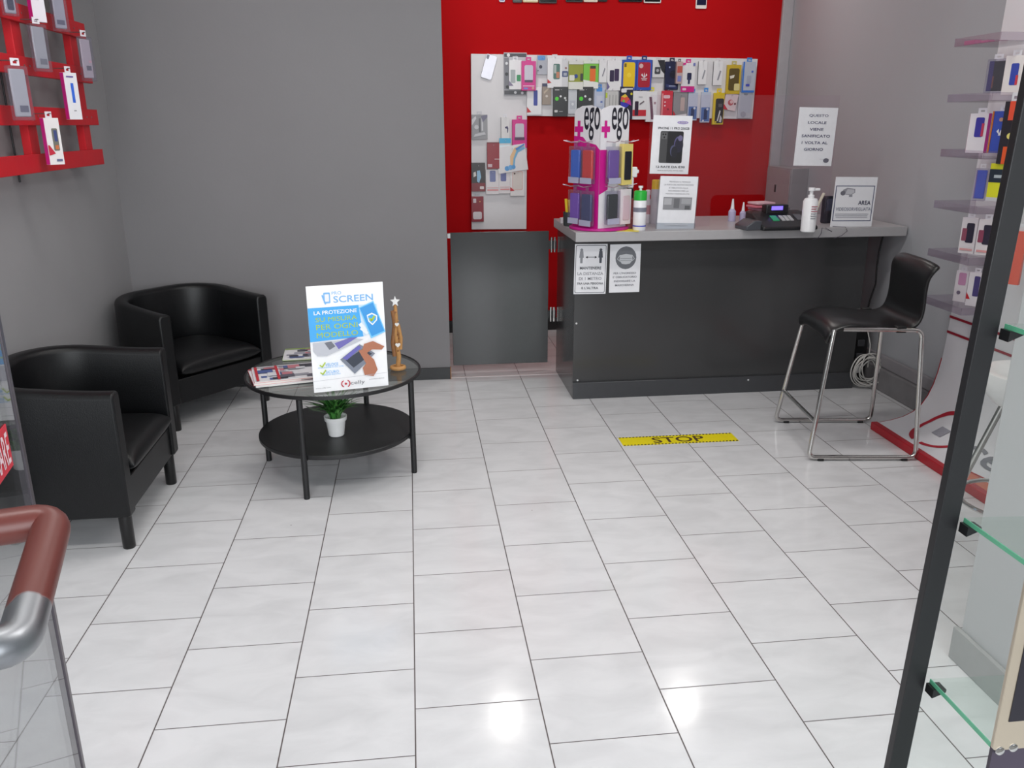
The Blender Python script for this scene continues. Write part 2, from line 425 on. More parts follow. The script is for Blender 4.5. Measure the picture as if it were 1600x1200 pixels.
# ------------------------------------------------------------------ coffee table
TX, TY = -0.36, 3.55
t = thing('coffee_table', 'round black metal coffee table with clear glass top and black lower shelf', 'coffee table', (TX, TY, 0))
b = MB(); n = 72; vs = []
for k in range(n):
    a = 2*PI*k/n
    for r, z in ((0.375, 0.437), (0.375, 0.45), (0.371, 0.452), (0.366, 0.45), (0.366, 0.437)): vs.append((r*math.cos(a), r*math.sin(a), z))
b.add(vs, [(k*5+j, k*5+(j+1) % 5, ((k+1) % n)*5+(j+1) % 5, ((k+1) % n)*5+j)[::-1] for k in range(n) for j in range(5)], BLACKMETAL).build('rim', t)
MB().lathe([(0.3655, 0.442), (0.3655, 0.449)], glass((240, 243, 241), 0.075, 0.05, (170, 175, 172)), 72).build('tabletop', t)
MB().lathe([(0.335, 0.168), (0.338, 0.172), (0.338, 0.184), (0.335, 0.187)], BLACKMETAL, 72).build('shelf', t)
for k in range(4):
    a = math.radians(-18.5+90*k)
    b = MB().cyl((0.348*math.cos(a), 0.348*math.sin(a), 0), (0.348*math.cos(a), 0.348*math.sin(a), 0.43), 0.0125, BLACKMETAL)
    b.cyl((0.325*math.cos(a), 0.325*math.sin(a), 0.166), (0.348*math.cos(a), 0.348*math.sin(a), 0.166), 0.008, BLACKMETAL, n=10)
    b.build('leg', t, bevel=0.001)

# potted plant on the lower shelf
pp = onZ(525, 684, 0.187)
t = thing('potted_plant', 'small green leafy plant in a white pot on the lower shelf', 'potted plant', (pp.x, pp.y+0.035, 0.187))
MB().lathe([(0.030, 0.0), (0.033, 0.003), (0.042, 0.068), (0.044, 0.07), (0.047, 0.07), (0.049, 0.088), (0.045, 0.088), (0.043, 0.078), (0.0, 0.078)], M((235, 235, 235), 0.35), 32).build('pot', t)
b = MB(); gr = [M((52, 110, 48), 0.5), M((74, 140, 62), 0.5), M((38, 88, 40), 0.5), M((98, 150, 80), 0.5)]
for i in range(190):
    a = random.uniform(0, 2*PI); L = random.uniform(0.07, 0.15); lean = random.uniform(0.3, 1.3); wd = random.uniform(0.004, 0.008)
    p = Vector((random.uniform(-0.02, 0.02), random.uniform(-0.02, 0.02), 0.078)); vs = []; d = Vector((math.cos(a), math.sin(a), 0)); s = Vector((-d.y, d.x, 0))
    for k in range(6):
        f = k/5.0; q = p+d*(L*lean*f*f*0.75+L*0.12*f)+Vector((0, 0, L*f*(1-0.35*lean*f))); ww = wd*math.sin(PI*(0.12+0.86*f))
        vs += [q-s*ww, q+s*ww]
    b.add(vs, [(2*k, 2*k+1, 2*k+3, 2*k+2) for k in range(5)], gr[i % 4])
b.add([(-0.03, 0, 0.10), (-0.085, -0.012, 0.128), (-0.125, -0.02, 0.146), (-0.09, -0.01, 0.118)], [(0, 1, 2, 3)], M((70, 78, 66), 0.6))
b.build('foliage', t)

# magazines
COVER = [(196, 30, 46), (60, 62, 80), (225, 225, 228), (120, 150, 60), (40, 44, 60), (205, 205, 210)]
def magazine(label, x, y, z, rz, w, l, th, seed, edge):
    rnd = random.Random(seed)
    t = thing('magazine', label, 'magazine', (x, y, z), rz, 'magazines on the coffee table')
    b = MB().box((0, 0, 0.0006), (w-0.001, l, th-0.0006), M((225, 222, 216), 0.8)); b.build('pages', t)
    b = MB().box((-0.001, -0.001, 0), (w, l+0.001, 0.0006), M(edge, 0.3)).box((-0.001, -0.001, th-0.0006), (w, l+0.001, th), M((226, 226, 230), 0.25))
    b.box((-0.0016, -0.001, 0), (-0.001, l+0.001, th), M(edge, 0.3))
    zz = th+0.0003
    for i in range(34):
        u, v = rnd.uniform(0.04, 0.78), rnd.uniform(0.03, 0.85); du, dv = rnd.uniform(0.08, 0.26), rnd.uniform(0.08, 0.26)
        c = rnd.choice([(90, 86, 100), (160, 160, 172), (50, 48, 60), (196, 120, 130), (120, 120, 136), (214, 216, 222), (70, 90, 150), (150, 150, 160)])
        zz += 0.0001
        b.add([(u*w, v*l, zz), (min(w, (u+du)*w), v*l, zz), (min(w, (u+du)*w), min(l, (v+dv)*l), zz), (u*w, min(l, (v+dv)*l), zz)], [(0, 1, 2, 3)], M(c, 0.3))
    b.add([(0.0, l*0.94, zz+.0001), (w, l*0.94, zz+.0001), (w, l, zz+.0001), (0, l, zz+.0001)], [(0, 1, 2, 3)], M(edge if seed != 8 else (200, 200, 206), 0.3))
    if seed == 8:
        for u in (0.03, 0.33): b.add([(u*w, 0, zz+.0002), ((u+0.04)*w, 0, zz+.0002), ((u+0.04)*w, l, zz+.0002), (u*w, l, zz+.0002)], [(0, 1, 2, 3)], M((190, 30, 46), 0.3))
    b.build('cover', t); return t
P = onZ(403, 605, 0.452)
magazine('white edged magazine at the bottom of the stack on the glass table', P.x-0.005, P.y-0.008, 0.452, math.radians(14), 0.29, 0.21, 0.006, 3, (214, 214, 220))
magazine('magazine with red spine, second up in the stack on the glass table', P.x-0.015, P.y+0.0, 0.458, math.radians(16), 0.28, 0.21, 0.009, 5, (190, 26, 44))
magazine('magazine with collage cover lying topmost on the stack', P.x-0.012, P.y+0.006, 0.467, math.radians(13), 0.28, 0.21, 0.005, 8, (205, 40, 60))
P = onZ(428, 567, 0.452)
magazine('magazine with lime green corner lying behind the stack', P.x+0.035, P.y+0.03, 0.452, math.radians(4), 0.25, 0.17, 0.007, 11, (160, 200, 50))

# wooden figurine with white star
P = onZ(622, 577, 0.452)
t = thing('wooden_ornament', 'carved wooden stack ornament with white star on top, on the glass table', 'ornament', (P.x, P.y, 0.452))
W1, W2 = M((190, 140, 84), 0.6, var=0.25, scale=60, bump=0.3), M((150, 104, 66), 0.6, var=0.3, scale=60, bump=0.3)
b = MB(); vs = []
for k in range(24):
    a = 2*PI*k/24
    for j in range(8): q = 2*PI*j/8; vs.append(((0.028+0.008*math.cos(q))*math.cos(a), (0.024+0.008*math.cos(q))*math.sin(a), 0.009+0.009*math.sin(q)))
b.add(vs, [(k*8+j, ((k+1) % 24)*8+j, ((k+1) % 24)*8+(j+1) % 8, k*8+(j+1) % 8) for k in range(24) for j in range(8)], W1)
b.lathe([(0.026, 0.0), (0.026, 0.01), (0.0, 0.011)], W1, 20).build('base', t)
b = MB().tube([(0, 0, 0.008), (0.006, 0, 0.06), (0.0, 0, 0.11), (-0.004, 0, 0.17), (0.002, 0, 0.23), (0.0, 0, 0.285)], 0.011, W1, 10, r1=0.007)
b.tube([(-0.012, 0.0, 0.06), (-0.018, 0, 0.12), (-0.006, 0, 0.20), (-0.012, 0, 0.26)], 0.009, W2, 8)
b.tube([(0.014, 0.0, 0.09), (0.018, 0, 0.14), (0.008, 0, 0.2)], 0.008, W1, 8)
b.build('stem', t)
b = MB(); rnd = random.Random(4)
for i in range(22):
    z = 0.06+0.0102*i; a = rnd.uniform(0, 2*PI); L = rnd.uniform(0.012, 0.024)
    b.cyl((0, 0, z), (L*math.cos(a), L*math.sin(a)*0.7, z+rnd.uniform(0.004, 0.02)), 0.005, rnd.choice([W1, W2]), r1=0.0035, n=7)
b.build('twigs', t)
for zc, s in ((0.115, 0.011), (0.205, 0.009)):
    hp = [(s*1.0*math.sin(q)**3, zc+s*0.9*(13*math.cos(q)-5*math.cos(2*q)-2*math.cos(3*q)-math.cos(4*q))/15) for q in [2*PI*k/20 for k in range(20)]]
    MB().prism([(x+0.004, z) for x, z in hp[::-1]], -0.026, -0.019, M((238, 236, 232), 0.5)).build('heart', t)
sp = []
for k in range(10):
    r = 0.021 if k % 2 == 0 else 0.009; a = PI/2+2*PI*k/10; sp.append((r*math.cos(a), 0.300+r*1.15*math.sin(a)))
MB().prism(sp, -0.006, 0.004, M((240, 240, 240), 0.4)).build('star', t, bevel=0.001)

# poster board standing on the glass table
def frame_from(BL, BR, tlpx):
    bx = (BR-BL); w = bx.length; bx.normalize(); d = ray(*tlpx)
    tt = -((CAMP-BL).dot(bx))/d.dot(bx); P = CAMP+d*tt; up = P-BL; h = up.length; up.normalize()
    ny = up.cross(bx); X = Matrix.Identity(4)
    for i in range(3): X[i][0] = bx[i]; X[i][1] = ny[i]; X[i][2] = up[i]; X[i][3] = BL[i]
    return X, w, h
BL, BR = onZ(491, 614, 0.4545), onZ(607, 602, 0.4545)
X, w, h = frame_from(BL, BR, (477.5, 448))

t = thing('poster_board', 'white and blue advertising board leaning on a strut on the glass table', 'poster board'); t.matrix_world = X
MB().box((0, 0, 0), (w, 0.006, h), M((246, 246, 248), 0.3)).build('board', t)
up = X.to_3x3() @ Vector((0, 0, 1)); lean = math.atan2(up.y, up.z)
st = MB(); ang = lean+0.35
zt = 0.62*h; Ls = zt*math.cos(lean)/math.cos(ang) if abs(ang) < 1.2 else 0.2
ob = st.box((-0.035, 0, -Ls+0.003), (0.035, 0.002, 0), M((200, 196, 188), 0.7)).build('strut', t, loc=(w/2, 0.0062, zt), rot=(ang-lean if lean < 0 else 0.35, 0, 0))
LB = (118, 178, 232); BLU = (70, 170, 236); GRN = (176, 202, 40); HND = (176, 112, 84)
draw(t, w, h, [
    ('t', 'PRO', 0.385, 0.925, 0.125, 0.03, LB), ('t', 'SCREEN', 0.60, 0.866, 0.52, 0.062, 0.012, LB),
    ('rr', 0.215, 0.835, 0.30, 0.935, 0.004, LB), ('rr', 0.23, 0.85, 0.285, 0.92, 0.003, PAPER), ('l', [(0.20, 0.91), (0.235, 0.83)], 0.02, LB),
    ('p', [(0, 0.485), (0.70, 0.50), (0.66, 0.80), (0, 0.80)], BLU), ('p', [(0.66, 0.80), (0.70, 0.50), (0.93, 0.56), (0.90, 0.80)], (205, 226, 244)),
    ('t', 'LA PROTEZIONE', 0.355, 0.752, 0.56, 0.036, 0.012, (245, 245, 245)),
    ('t', 'SU MISURA', 0.36, 0.688, 0.54, 0.042, GRN), ('t', 'PER OGNI', 0.36, 0.618, 0.54, 0.048, GRN), ('t', 'MODELLO', 0.36, 0.543, 0.54, 0.048, GRN),
    ('p', [(0.66, 0.775), (0.86, 0.83), (1.0, 0.53), (0.80, 0.475)], (120, 200, 246)), ('p', [(0.675, 0.77), (0.852, 0.815), (0.982, 0.54), (0.81, 0.495)], (58, 152, 222)),
    ('p', [(0.76, 0.70), (0.83, 0.72), (0.90, 0.69), (0.895, 0.645), (0.83, 0.60), (0.775, 0.64)], (240, 244, 248)), ('p', [(0.775, 0.69), (0.83, 0.706), (0.885, 0.682), (0.88, 0.65), (0.83, 0.615), (0.788, 0.648)], BLU),
    ('l', [(0.80, 0.665), (0.82, 0.645), (0.86, 0.685)], 0.025, GRN),
    ('l', [(0.67, 0.62), (0.73, 0.56)], 0.05, (232, 238, 246)), ('l', [(0.68, 0.58), (0.75, 0.53)], 0.045, (232, 238, 246)),
    ('p', [(0.03, 0.40), (0.08, 0.35), (0.20, 0.345), (0.70, 0.475), (0.60, 0.485), (0.03, 0.475)], (190, 192, 200)),
    ('p', [(0.18, 0.47), (0.24, 0.40), (0.32, 0.43), (0.27, 0.48)], (110, 112, 122)), ('p', [(0.31, 0.46), (0.52, 0.50), (0.62, 0.50), (0.36, 0.40)], (110, 104, 176)),
    ('p', [(0.37, 0.30), (0.55, 0.15), (0.62, 0.19), (0.84, 0.33), (0.64, 0.43)], (122, 128, 142)), ('p', [(0.44, 0.29), (0.54, 0.21), (0.80, 0.33), (0.68, 0.385)], (52, 58, 72)), ('p', [(0.40, 0.31), (0.46, 0.29), (0.66, 0.40), (0.62, 0.42)], (104, 100, 178)),
    ('p', [(0.66, 0.36), (0.70, 0.43), (0.82, 0.45), (0.97, 0.39), (0.93, 0.36), (0.80, 0.37), (0.70, 0.33)], HND), ('p', [(0.62, 0.37), (0.68, 0.38), (0.82, 0.27), (0.86, 0.17), (0.80, 0.11), (0.68, 0.13), (0.66, 0.20), (0.71, 0.24)], HND),
    ('l', [(0.10, 0.262), (0.13, 0.245), (0.17, 0.285)], 0.016, GRN), ('t', 'VELOCE', 0.255, 0.262, 0.17, 0.028, BLU), ('t', 'APPLICAZIONE IN SOLI 3 MIN', 0.24, 0.238, 0.34, 0.012, BLU),
    ('l', [(0.10, 0.192), (0.13, 0.176), (0.17, 0.212)], 0.016, GRN), ('t', 'SICURO', 0.255, 0.192, 0.17, 0.026, BLU), ('t', 'NESSUN RISCHIO', 0.24, 0.168, 0.24, 0.012, BLU),
    ('l', [(0.0, 0.115), (1.0, 0.135)], 0.004, (190, 190, 196)),
    ('ring', 0.41, 0.065, 0.052, 0.014, 110, 250, (190, 26, 54)), ('ring', 0.43, 0.065, 0.052, 0.014, -70, 70, (190, 26, 54)), ('o', 0.42, 0.065, 0.016, 0.011, (190, 26, 54)),
    ('t', 'celly', 0.58, 0.063, 0.19, 0.044, (120, 120, 126)), ('t', 'www.celly.com', 0.12, 0.045, 0.2, 0.012, (120, 120, 126)), ('t', 'EUROPEAN BRAND', 0.84, 0.085, 0.2, 0.010, (120, 120, 126)),
], y=-0.0003)

# ------------------------------------------------------------------ counter
CX0, CX1, CY0, CY1 = 0.857, 2.505, 4.38, 4.93
t = thing('shop_counter', 'dark grey glossy shop counter with a grey top', 'counter', (0, 0, 0))
MB().box((CX0, CY0, 0.0), (CX1, CY0+0.02, 0.885), LAMINATE).build('front_panel', t, bevel=0.0015)
MB().box((CX0, CY0+0.02, 0.0), (CX0+0.02, CY1, 0.885), LAMINATE).build('side_panel', t, bevel=0.0015)
MB().box((CX1-0.02, CY0+0.02, 0.0), (CX1, CY1, 0.885), LAMINATE).build('side_panel', t, bevel=0.0015)
b = MB().box((CX0, CY0-0.02, 0.0), (CX1, CY0, 0.095), M((64, 65, 68), 0.25));  b.build('plinth', t, bevel=0.002)
b = MB()
for x, z, yy in ((0.872, 0.43, CY0-0.003), (0.885, 0.105, CY0-0.003), (1.87, 0.075, CY0-0.022)): MB().cyl((x, yy, z), (x, yy+0.006, z), 0.005, M((220, 220, 220), 0.3), n=12).build('screw_cap', t)
TOPM = M((168, 166, 168), 0.35, var=0.05)
b = MB().box((0.838, 4.275, 0.885), (XR-0.01, 4.96, 0.935), TOPM); b.build('worktop', t, bevel=0.003)

# swing gate beside the counter
GY = 4.95
t = thing('swing_gate', 'dark grey glossy swing gate hung between grey wall and counter', 'gate', (0, 0, 0))
MB().box((0.222, GY, 0.052), (0.808, GY+0.02, 0.862), M((64, 65, 66), 0.13, var=0.04)).build('panel', t, bevel=0.0015)
for z in (0.735, 0.31):
    b = MB().cyl((0.826, GY+0.01, z), (0.826, GY+0.01, z+0.09), 0.0075, CHROME).cyl((0.846, GY+0.01, z), (0.846, GY+0.01, z+0.09), 0.0075, CHROME)
    b.box((0.806, GY+0.004, z+0.02), (0.857, GY+0.012, z+0.07), M((40, 40, 42), 0.4)); b.build('hinge', t)
b = MB().box((0.205, GY, 0.83), (0.222, GY+0.016, 0.858), STEEL); b.build('latch', t)

# plexiglass screen standing on the counter with a pass-through
PX0, PX1, PZ1, PYY = 1.255, 2.285, 1.612, 4.45
t = thing('plexiglass_screen', 'clear plexiglass screen with a pass-through opening on the counter', 'screen', (0, PYY, 0.935))
hx0, hx1, hz = 1.612, 1.915, 0.166
o = [(PX0, 0), (hx0, 0), (hx0, hz-0.02), (hx0+0.006, hz-0.006), (hx0+0.02, hz), (hx1-0.02, hz), (hx1-0.006, hz-0.006), (hx1, hz-0.02), (hx1, 0), (PX1, 0), (PX1, PZ1-0.935), (PX0, PZ1-0.935)]
PLX = glass((254, 252, 254), 0.025, 0.014, (196, 190, 200), 0.05)
MB().prism(o, 0, 0.004, PLX).build('sheet', t)
for x in (PX0+0.12, hx1+0.12):
    MB().box((x, -0.06, 0.0), (x+0.004, 0.06, 0.10), CLEAR).build('foot', t)

def paper_sign(name, label, cat, px, plane, items, group=None, th=0.0006, bulge=False):
    tl, tr, br, bl = [plane(*q) for q in px]
    wd = ((tr-tl).length+(br-bl).length)/2; ht = ((tl-bl).length+(tr-br).length)/2; c = (tl+tr+br+bl)/4
    rl = math.atan2((tr-tl).z+(br-bl).z, (tr-tl).x+(br-bl).x)
    t = thing(name, label, cat, (c.x, c.y, c.z), rot=(0, rl*-1, 0), group=group)
    MB().box((-wd/2, 0, -ht/2), (wd/2, th, ht/2), M(PAPER, 0.45)).build('sheet', t)
    draw(t, wd, ht, items, y=-0.0002, x0=-wd/2, z0=-ht/2)
    return t
INK = (36, 34, 44); GI = (110, 108, 116)
pY = lambda Y: (lambda x, y: onY(x, y, Y))
paper_sign('paper_sign', 'printed phone offer sheet with a phone picture taped on the plexiglass', 'sign', ((1020, 180), (1081.5, 181), (1076, 272.5), (1016, 271)), pY(4.447), [
    ('o', 0.76, 0.885, 0.14, 0.028, (120, 100, 180)), ('o', 0.76, 0.885, 0.12, 0.02, (200, 190, 214)), ('t', 'iReset', 0.76, 0.885, 0.17, 0.022, (60, 40, 130)),
    ('t', 'IPHONE 11 PRO 256GB', 0.54, 0.785, 0.80, 0.042, 0.014, INK),
    ('rr', 0.21, 0.19, 0.50, 0.735, 0.008, (70, 70, 72)), ('rr', 0.24, 0.60, 0.38, 0.71, 0.004, (96, 96, 98)), ('o', 0.28, 0.68, 0.022, 0.016, (20, 20, 22)), ('o', 0.34, 0.68, 0.022, 0.016, (20, 20, 22)), ('o', 0.31, 0.63, 0.022, 0.016, (20, 20, 22)),
    ('rr', 0.40, 0.19, 0.80, 0.735, 0.008, (26, 26, 30)), ('o', 0.68, 0.52, 0.11, 0.13, (90, 84, 130)), ('o', 0.70, 0.50, 0.11, 0.13, (36, 34, 52)), ('o', 0.56, 0.40, 0.08, 0.10, (78, 80, 110)), ('o', 0.59, 0.38, 0.08, 0.10, (30, 30, 40)), ('o', 0.72, 0.62, 0.06, 0.05, (110, 104, 140)),
    ('t', '12 RATE DA \u20ac90', 0.52, 0.125, 0.74, 0.038, 0.014, INK), ('t', 'NESSUN ANTICIPO TAN 0% TAEG', 0.52, 0.06, 0.66, 0.018, INK)])
paper_sign('paper_sign', 'white sheet reading QUESTO LOCALE VIENE SANIFICATO taped on the plexiglass', 'sign', ((1249, 168), (1309, 168), (1299.5, 260), (1240, 258)), pY(4.447), [
    ('t', 'QUESTO', 0.52, 0.86, 0.50, 0.05, 0.012, (50, 46, 90)), ('t', 'LOCALE', 0.50, 0.745, 0.48, 0.048, 0.012, (50, 46, 90)), ('t', 'VIENE', 0.50, 0.63, 0.36, 0.048, 0.012, (50, 46, 90)),
    ('t', 'SANIFICATO', 0.50, 0.515, 0.74, 0.048, 0.012, (50, 46, 90)), ('t', '1 VOLTA AL', 0.49, 0.40, 0.68, 0.048, 0.012, (50, 46, 90)), ('t', 'GIORNO', 0.48, 0.285, 0.50, 0.048, 0.012, (50, 46, 90)),
    ('o', 0.84, 0.095, 0.075, 0.04, (110, 108, 120)), ('t', 'F11 PIEVE', 0.80, 0.115, 0.24, 0.012, (90, 88, 100))])
# sheet in an acrylic stand on the counter
t = paper_sign('information_sheet', 'white sheet with grey photo in a clear stand left of the plexiglass opening', 'sign', ((1030, 275), (1090, 276), (1085, 361), (1028, 360)), pY(4.36), [
    ('t', 'PREMENDO IL MODULO', 0.52, 0.90, 0.56, 0.028, GI), ('t', 'LA PORTA DEL NOSTRO NEGOZIO', 0.50, 0.845, 0.78, 0.026, GI), ('t', "E' ABILITATA ALLA", 0.50, 0.79, 0.50, 0.026, GI), ('t', 'SICUREZZA PER LA', 0.50, 0.735, 0.54, 0.026, GI), ('t', 'VOSTRA TRANQUILLITA', 0.48, 0.68, 0.64, 0.026, GI),
    ('r', 0.12, 0.39, 0.88, 0.62, (140, 140, 144)), ('r', 0.14, 0.48, 0.34, 0.60, (176, 176, 180)), ('r', 0.40, 0.42, 0.55, 0.60, (108, 108, 112)), ('r', 0.60, 0.50, 0.85, 0.60, (164, 164, 168)), ('r', 0.70, 0.40, 0.84, 0.47, (92, 92, 96)),
    ('r', 0.2, 0.10, 0.82, 0.13, (205, 205, 210))])
b = MB().box((-0.108, 0.002, -0.16), (0.108, 0.004, 0.13), CLEAR); b.box((-0.108, -0.03, -0.162), (0.108, 0.05, -0.159), CLEAR); b.box((-0.108, -0.004, -0.16), (0.108, -0.002, -0.10), CLEAR); b.build('acrylic_stand', t)
t = paper_sign('surveillance_sign', 'white sign with camera drawing reading AREA VIDEOSORVEGLIATA on the counter', 'sign', ((1303.5, 277), (1366.5, 277), (1366, 359), (1299, 359)), pY(4.33), [
    ('r', 0.03, 0.17, 0.96, 0.84, (70, 76, 110)), ('r', 0.05, 0.185, 0.94, 0.825, PAPER),
    ('p', [(0.24, 0.68), (0.40, 0.66), (0.50, 0.71), (0.49, 0.78), (0.30, 0.80), (0.20, 0.76)], (150, 150, 158)), ('o', 0.21, 0.70, 0.06, 0.045, (112, 112, 122)), ('p', [(0.26, 0.69), (0.40, 0.675), (0.48, 0.715), (0.47, 0.765), (0.31, 0.78)], (196, 196, 202)), ('r', 0.36, 0.63, 0.44, 0.67, (150, 150, 158)),
    ('t', 'AREA', 0.75, 0.52, 0.30, 0.08, 0.015, (50, 52, 80)), ('t', 'VIDEOSORVEGLIATA', 0.50, 0.40, 0.84, 0.062, 0.01, (120, 122, 140)), ('r', 0.08, 0.30, 0.88, 0.31, (150, 150, 160)), ('r', 0.08, 0.27, 0.86, 0.28, (150, 150, 160)), ('r', 0.1, 0.24, 0.86, 0.25, (150, 150, 160))])
b = MB().box((-0.118, 0.001, -0.152), (0.118, 0.003, 0.14), M(PAPER, 0.3)); b.box((-0.118, 0.0, -0.152), (0.118, 0.07, -0.149), CLEAR); b.build('stand', t)

# two notices on the counter front
paper_sign('distance_notice', 'white notice MANTENERE LA DISTANZA with two figures on counter front', 'sign', ((899, 381.5), (950, 381), (945.5, 459), (895.5, 459.5)), pY(4.3785), [
    ('rr', 0.03, 0.02, 0.97, 0.98, 0.008, (110, 112, 118)), ('rr', 0.05, 0.035, 0.95, 0.965, 0.006, PAPER),
    ('o', 0.21, 0.885, 0.045, 0.028, (140, 142, 148)), ('p', [(0.16, 0.86), (0.14, 0.73), (0.17, 0.73), (0.175, 0.62), (0.245, 0.62), (0.25, 0.73), (0.28, 0.73), (0.26, 0.86)], (140, 142, 148)),
    ('o', 0.80, 0.885, 0.045, 0.028, (70, 74, 84)), ('p', [(0.75, 0.86), (0.73, 0.73), (0.76, 0.73), (0.765, 0.62), (0.835, 0.62), (0.84, 0.73), (0.87, 0.73), (0.85, 0.86)], (70, 74, 84)),
    ('l', [(0.37, 0.74), (0.65, 0.74)], 0.018, INK), ('p', [(0.33, 0.74), (0.40, 0.715), (0.40, 0.765)], INK), ('p', [(0.69, 0.74), (0.62, 0.765), (0.62, 0.715)], INK),
    ('t', 'MANTENERE', 0.50, 0.525, 0.66, 0.055, 0.014, (70, 72, 80)), ('t', 'LA DISTANZA', 0.50, 0.415, 0.80, 0.06, 0.014, (150, 150, 156)), ('t', 'DI 1 METRO', 0.50, 0.315, 0.70, 0.06, 0.014, (150, 150, 156)),
    ('t', 'TRA UNA PERSONA', 0.50, 0.215, 0.82, 0.042, 0.014, (70, 72, 80)), ('t', "E L'ALTRA", 0.50, 0.125, 0.52, 0.048, 0.014, (70, 72, 80))])
paper_sign('mask_notice', 'white notice with round face mask symbol on counter front', 'sign', ((954, 382), (1002, 381), (998.5, 456), (951, 457.5)), pY(4.3785), [
    ('o', 0.52, 0.72, 0.34, 0.235, (108, 110, 116)), ('p', [(0.33, 0.78), (0.52, 0.80), (0.72, 0.78), (0.74, 0.68), (0.66, 0.60), (0.52, 0.585), (0.39, 0.60), (0.31, 0.68)], (200, 202, 206)),
    ('l', [(0.34, 0.71), (0.71, 0.71)], 0.012, (108, 110, 116)), ('l', [(0.35, 0.665), (0.69, 0.665)], 0.012, (108, 110, 116)), ('l', [(0.33, 0.78), (0.24, 0.70), (0.33, 0.65)], 0.02, (200, 202, 206)), ('l', [(0.71, 0.78), (0.80, 0.70), (0.71, 0.65)], 0.02, (200, 202, 206)),
    ('t', "PER L'INGRESSO", 0.50, 0.405, 0.74, 0.042, 0.014, (120, 120, 128)), ('t', "E' OBBLIGATORIO", 0.50, 0.325, 0.78, 0.042, 0.014, (120, 120, 128)), ('t', 'INDOSSARE LA', 0.50, 0.24, 0.70, 0.042, 0.014, (120, 120, 128)), ('t', 'MASCHERINA', 0.50, 0.155, 0.62, 0.042, 0.014, (120, 120, 128))])

# STOP strip on the floor
A, B, D = onZ(974, 697), onZ(1155, 689), onZ(964, 684.5)
wS = (B-A).length; hS = 0.112; rz = math.atan2(B.y-A.y, B.x-A.x)
t = thing('floor_strip', 'yellow STOP strip with black striped edges stuck on the floor tiles', 'floor marking', (A.x, A.y, 0.0004), rot=(-PI/2, 0, rz))
YEL = (240, 222, 20)
MB().box((0, 0, 0), (wS, 0.0004, hS), M(YEL, 0.35)).build('strip', t)
its = [('t', 'STOP', 0.50, 0.50, 0.45, 0.62, 0.014, (84, 60, 30))]
n = 34
for i in range(n):
    u = (i+0.1)/n
    for v0, v1 in ((0.0, 0.10), (0.90, 1.0)): its.append(('p', [(u, v0), (u+0.5/n, v0), (u+0.75/n, v1), (u+0.25/n, v1)], (60, 50, 20)))
P_ = its[1:]
draw(t, wS, hS, its[:1], y=-0.0001)
b = MB()
for it in P_:
    b.add([(u*wS, -0.0005, v*hS) for u, v in it[1]], [(0, 1, 2, 3)], M(it[2], 0.4))
b.build('print', t)

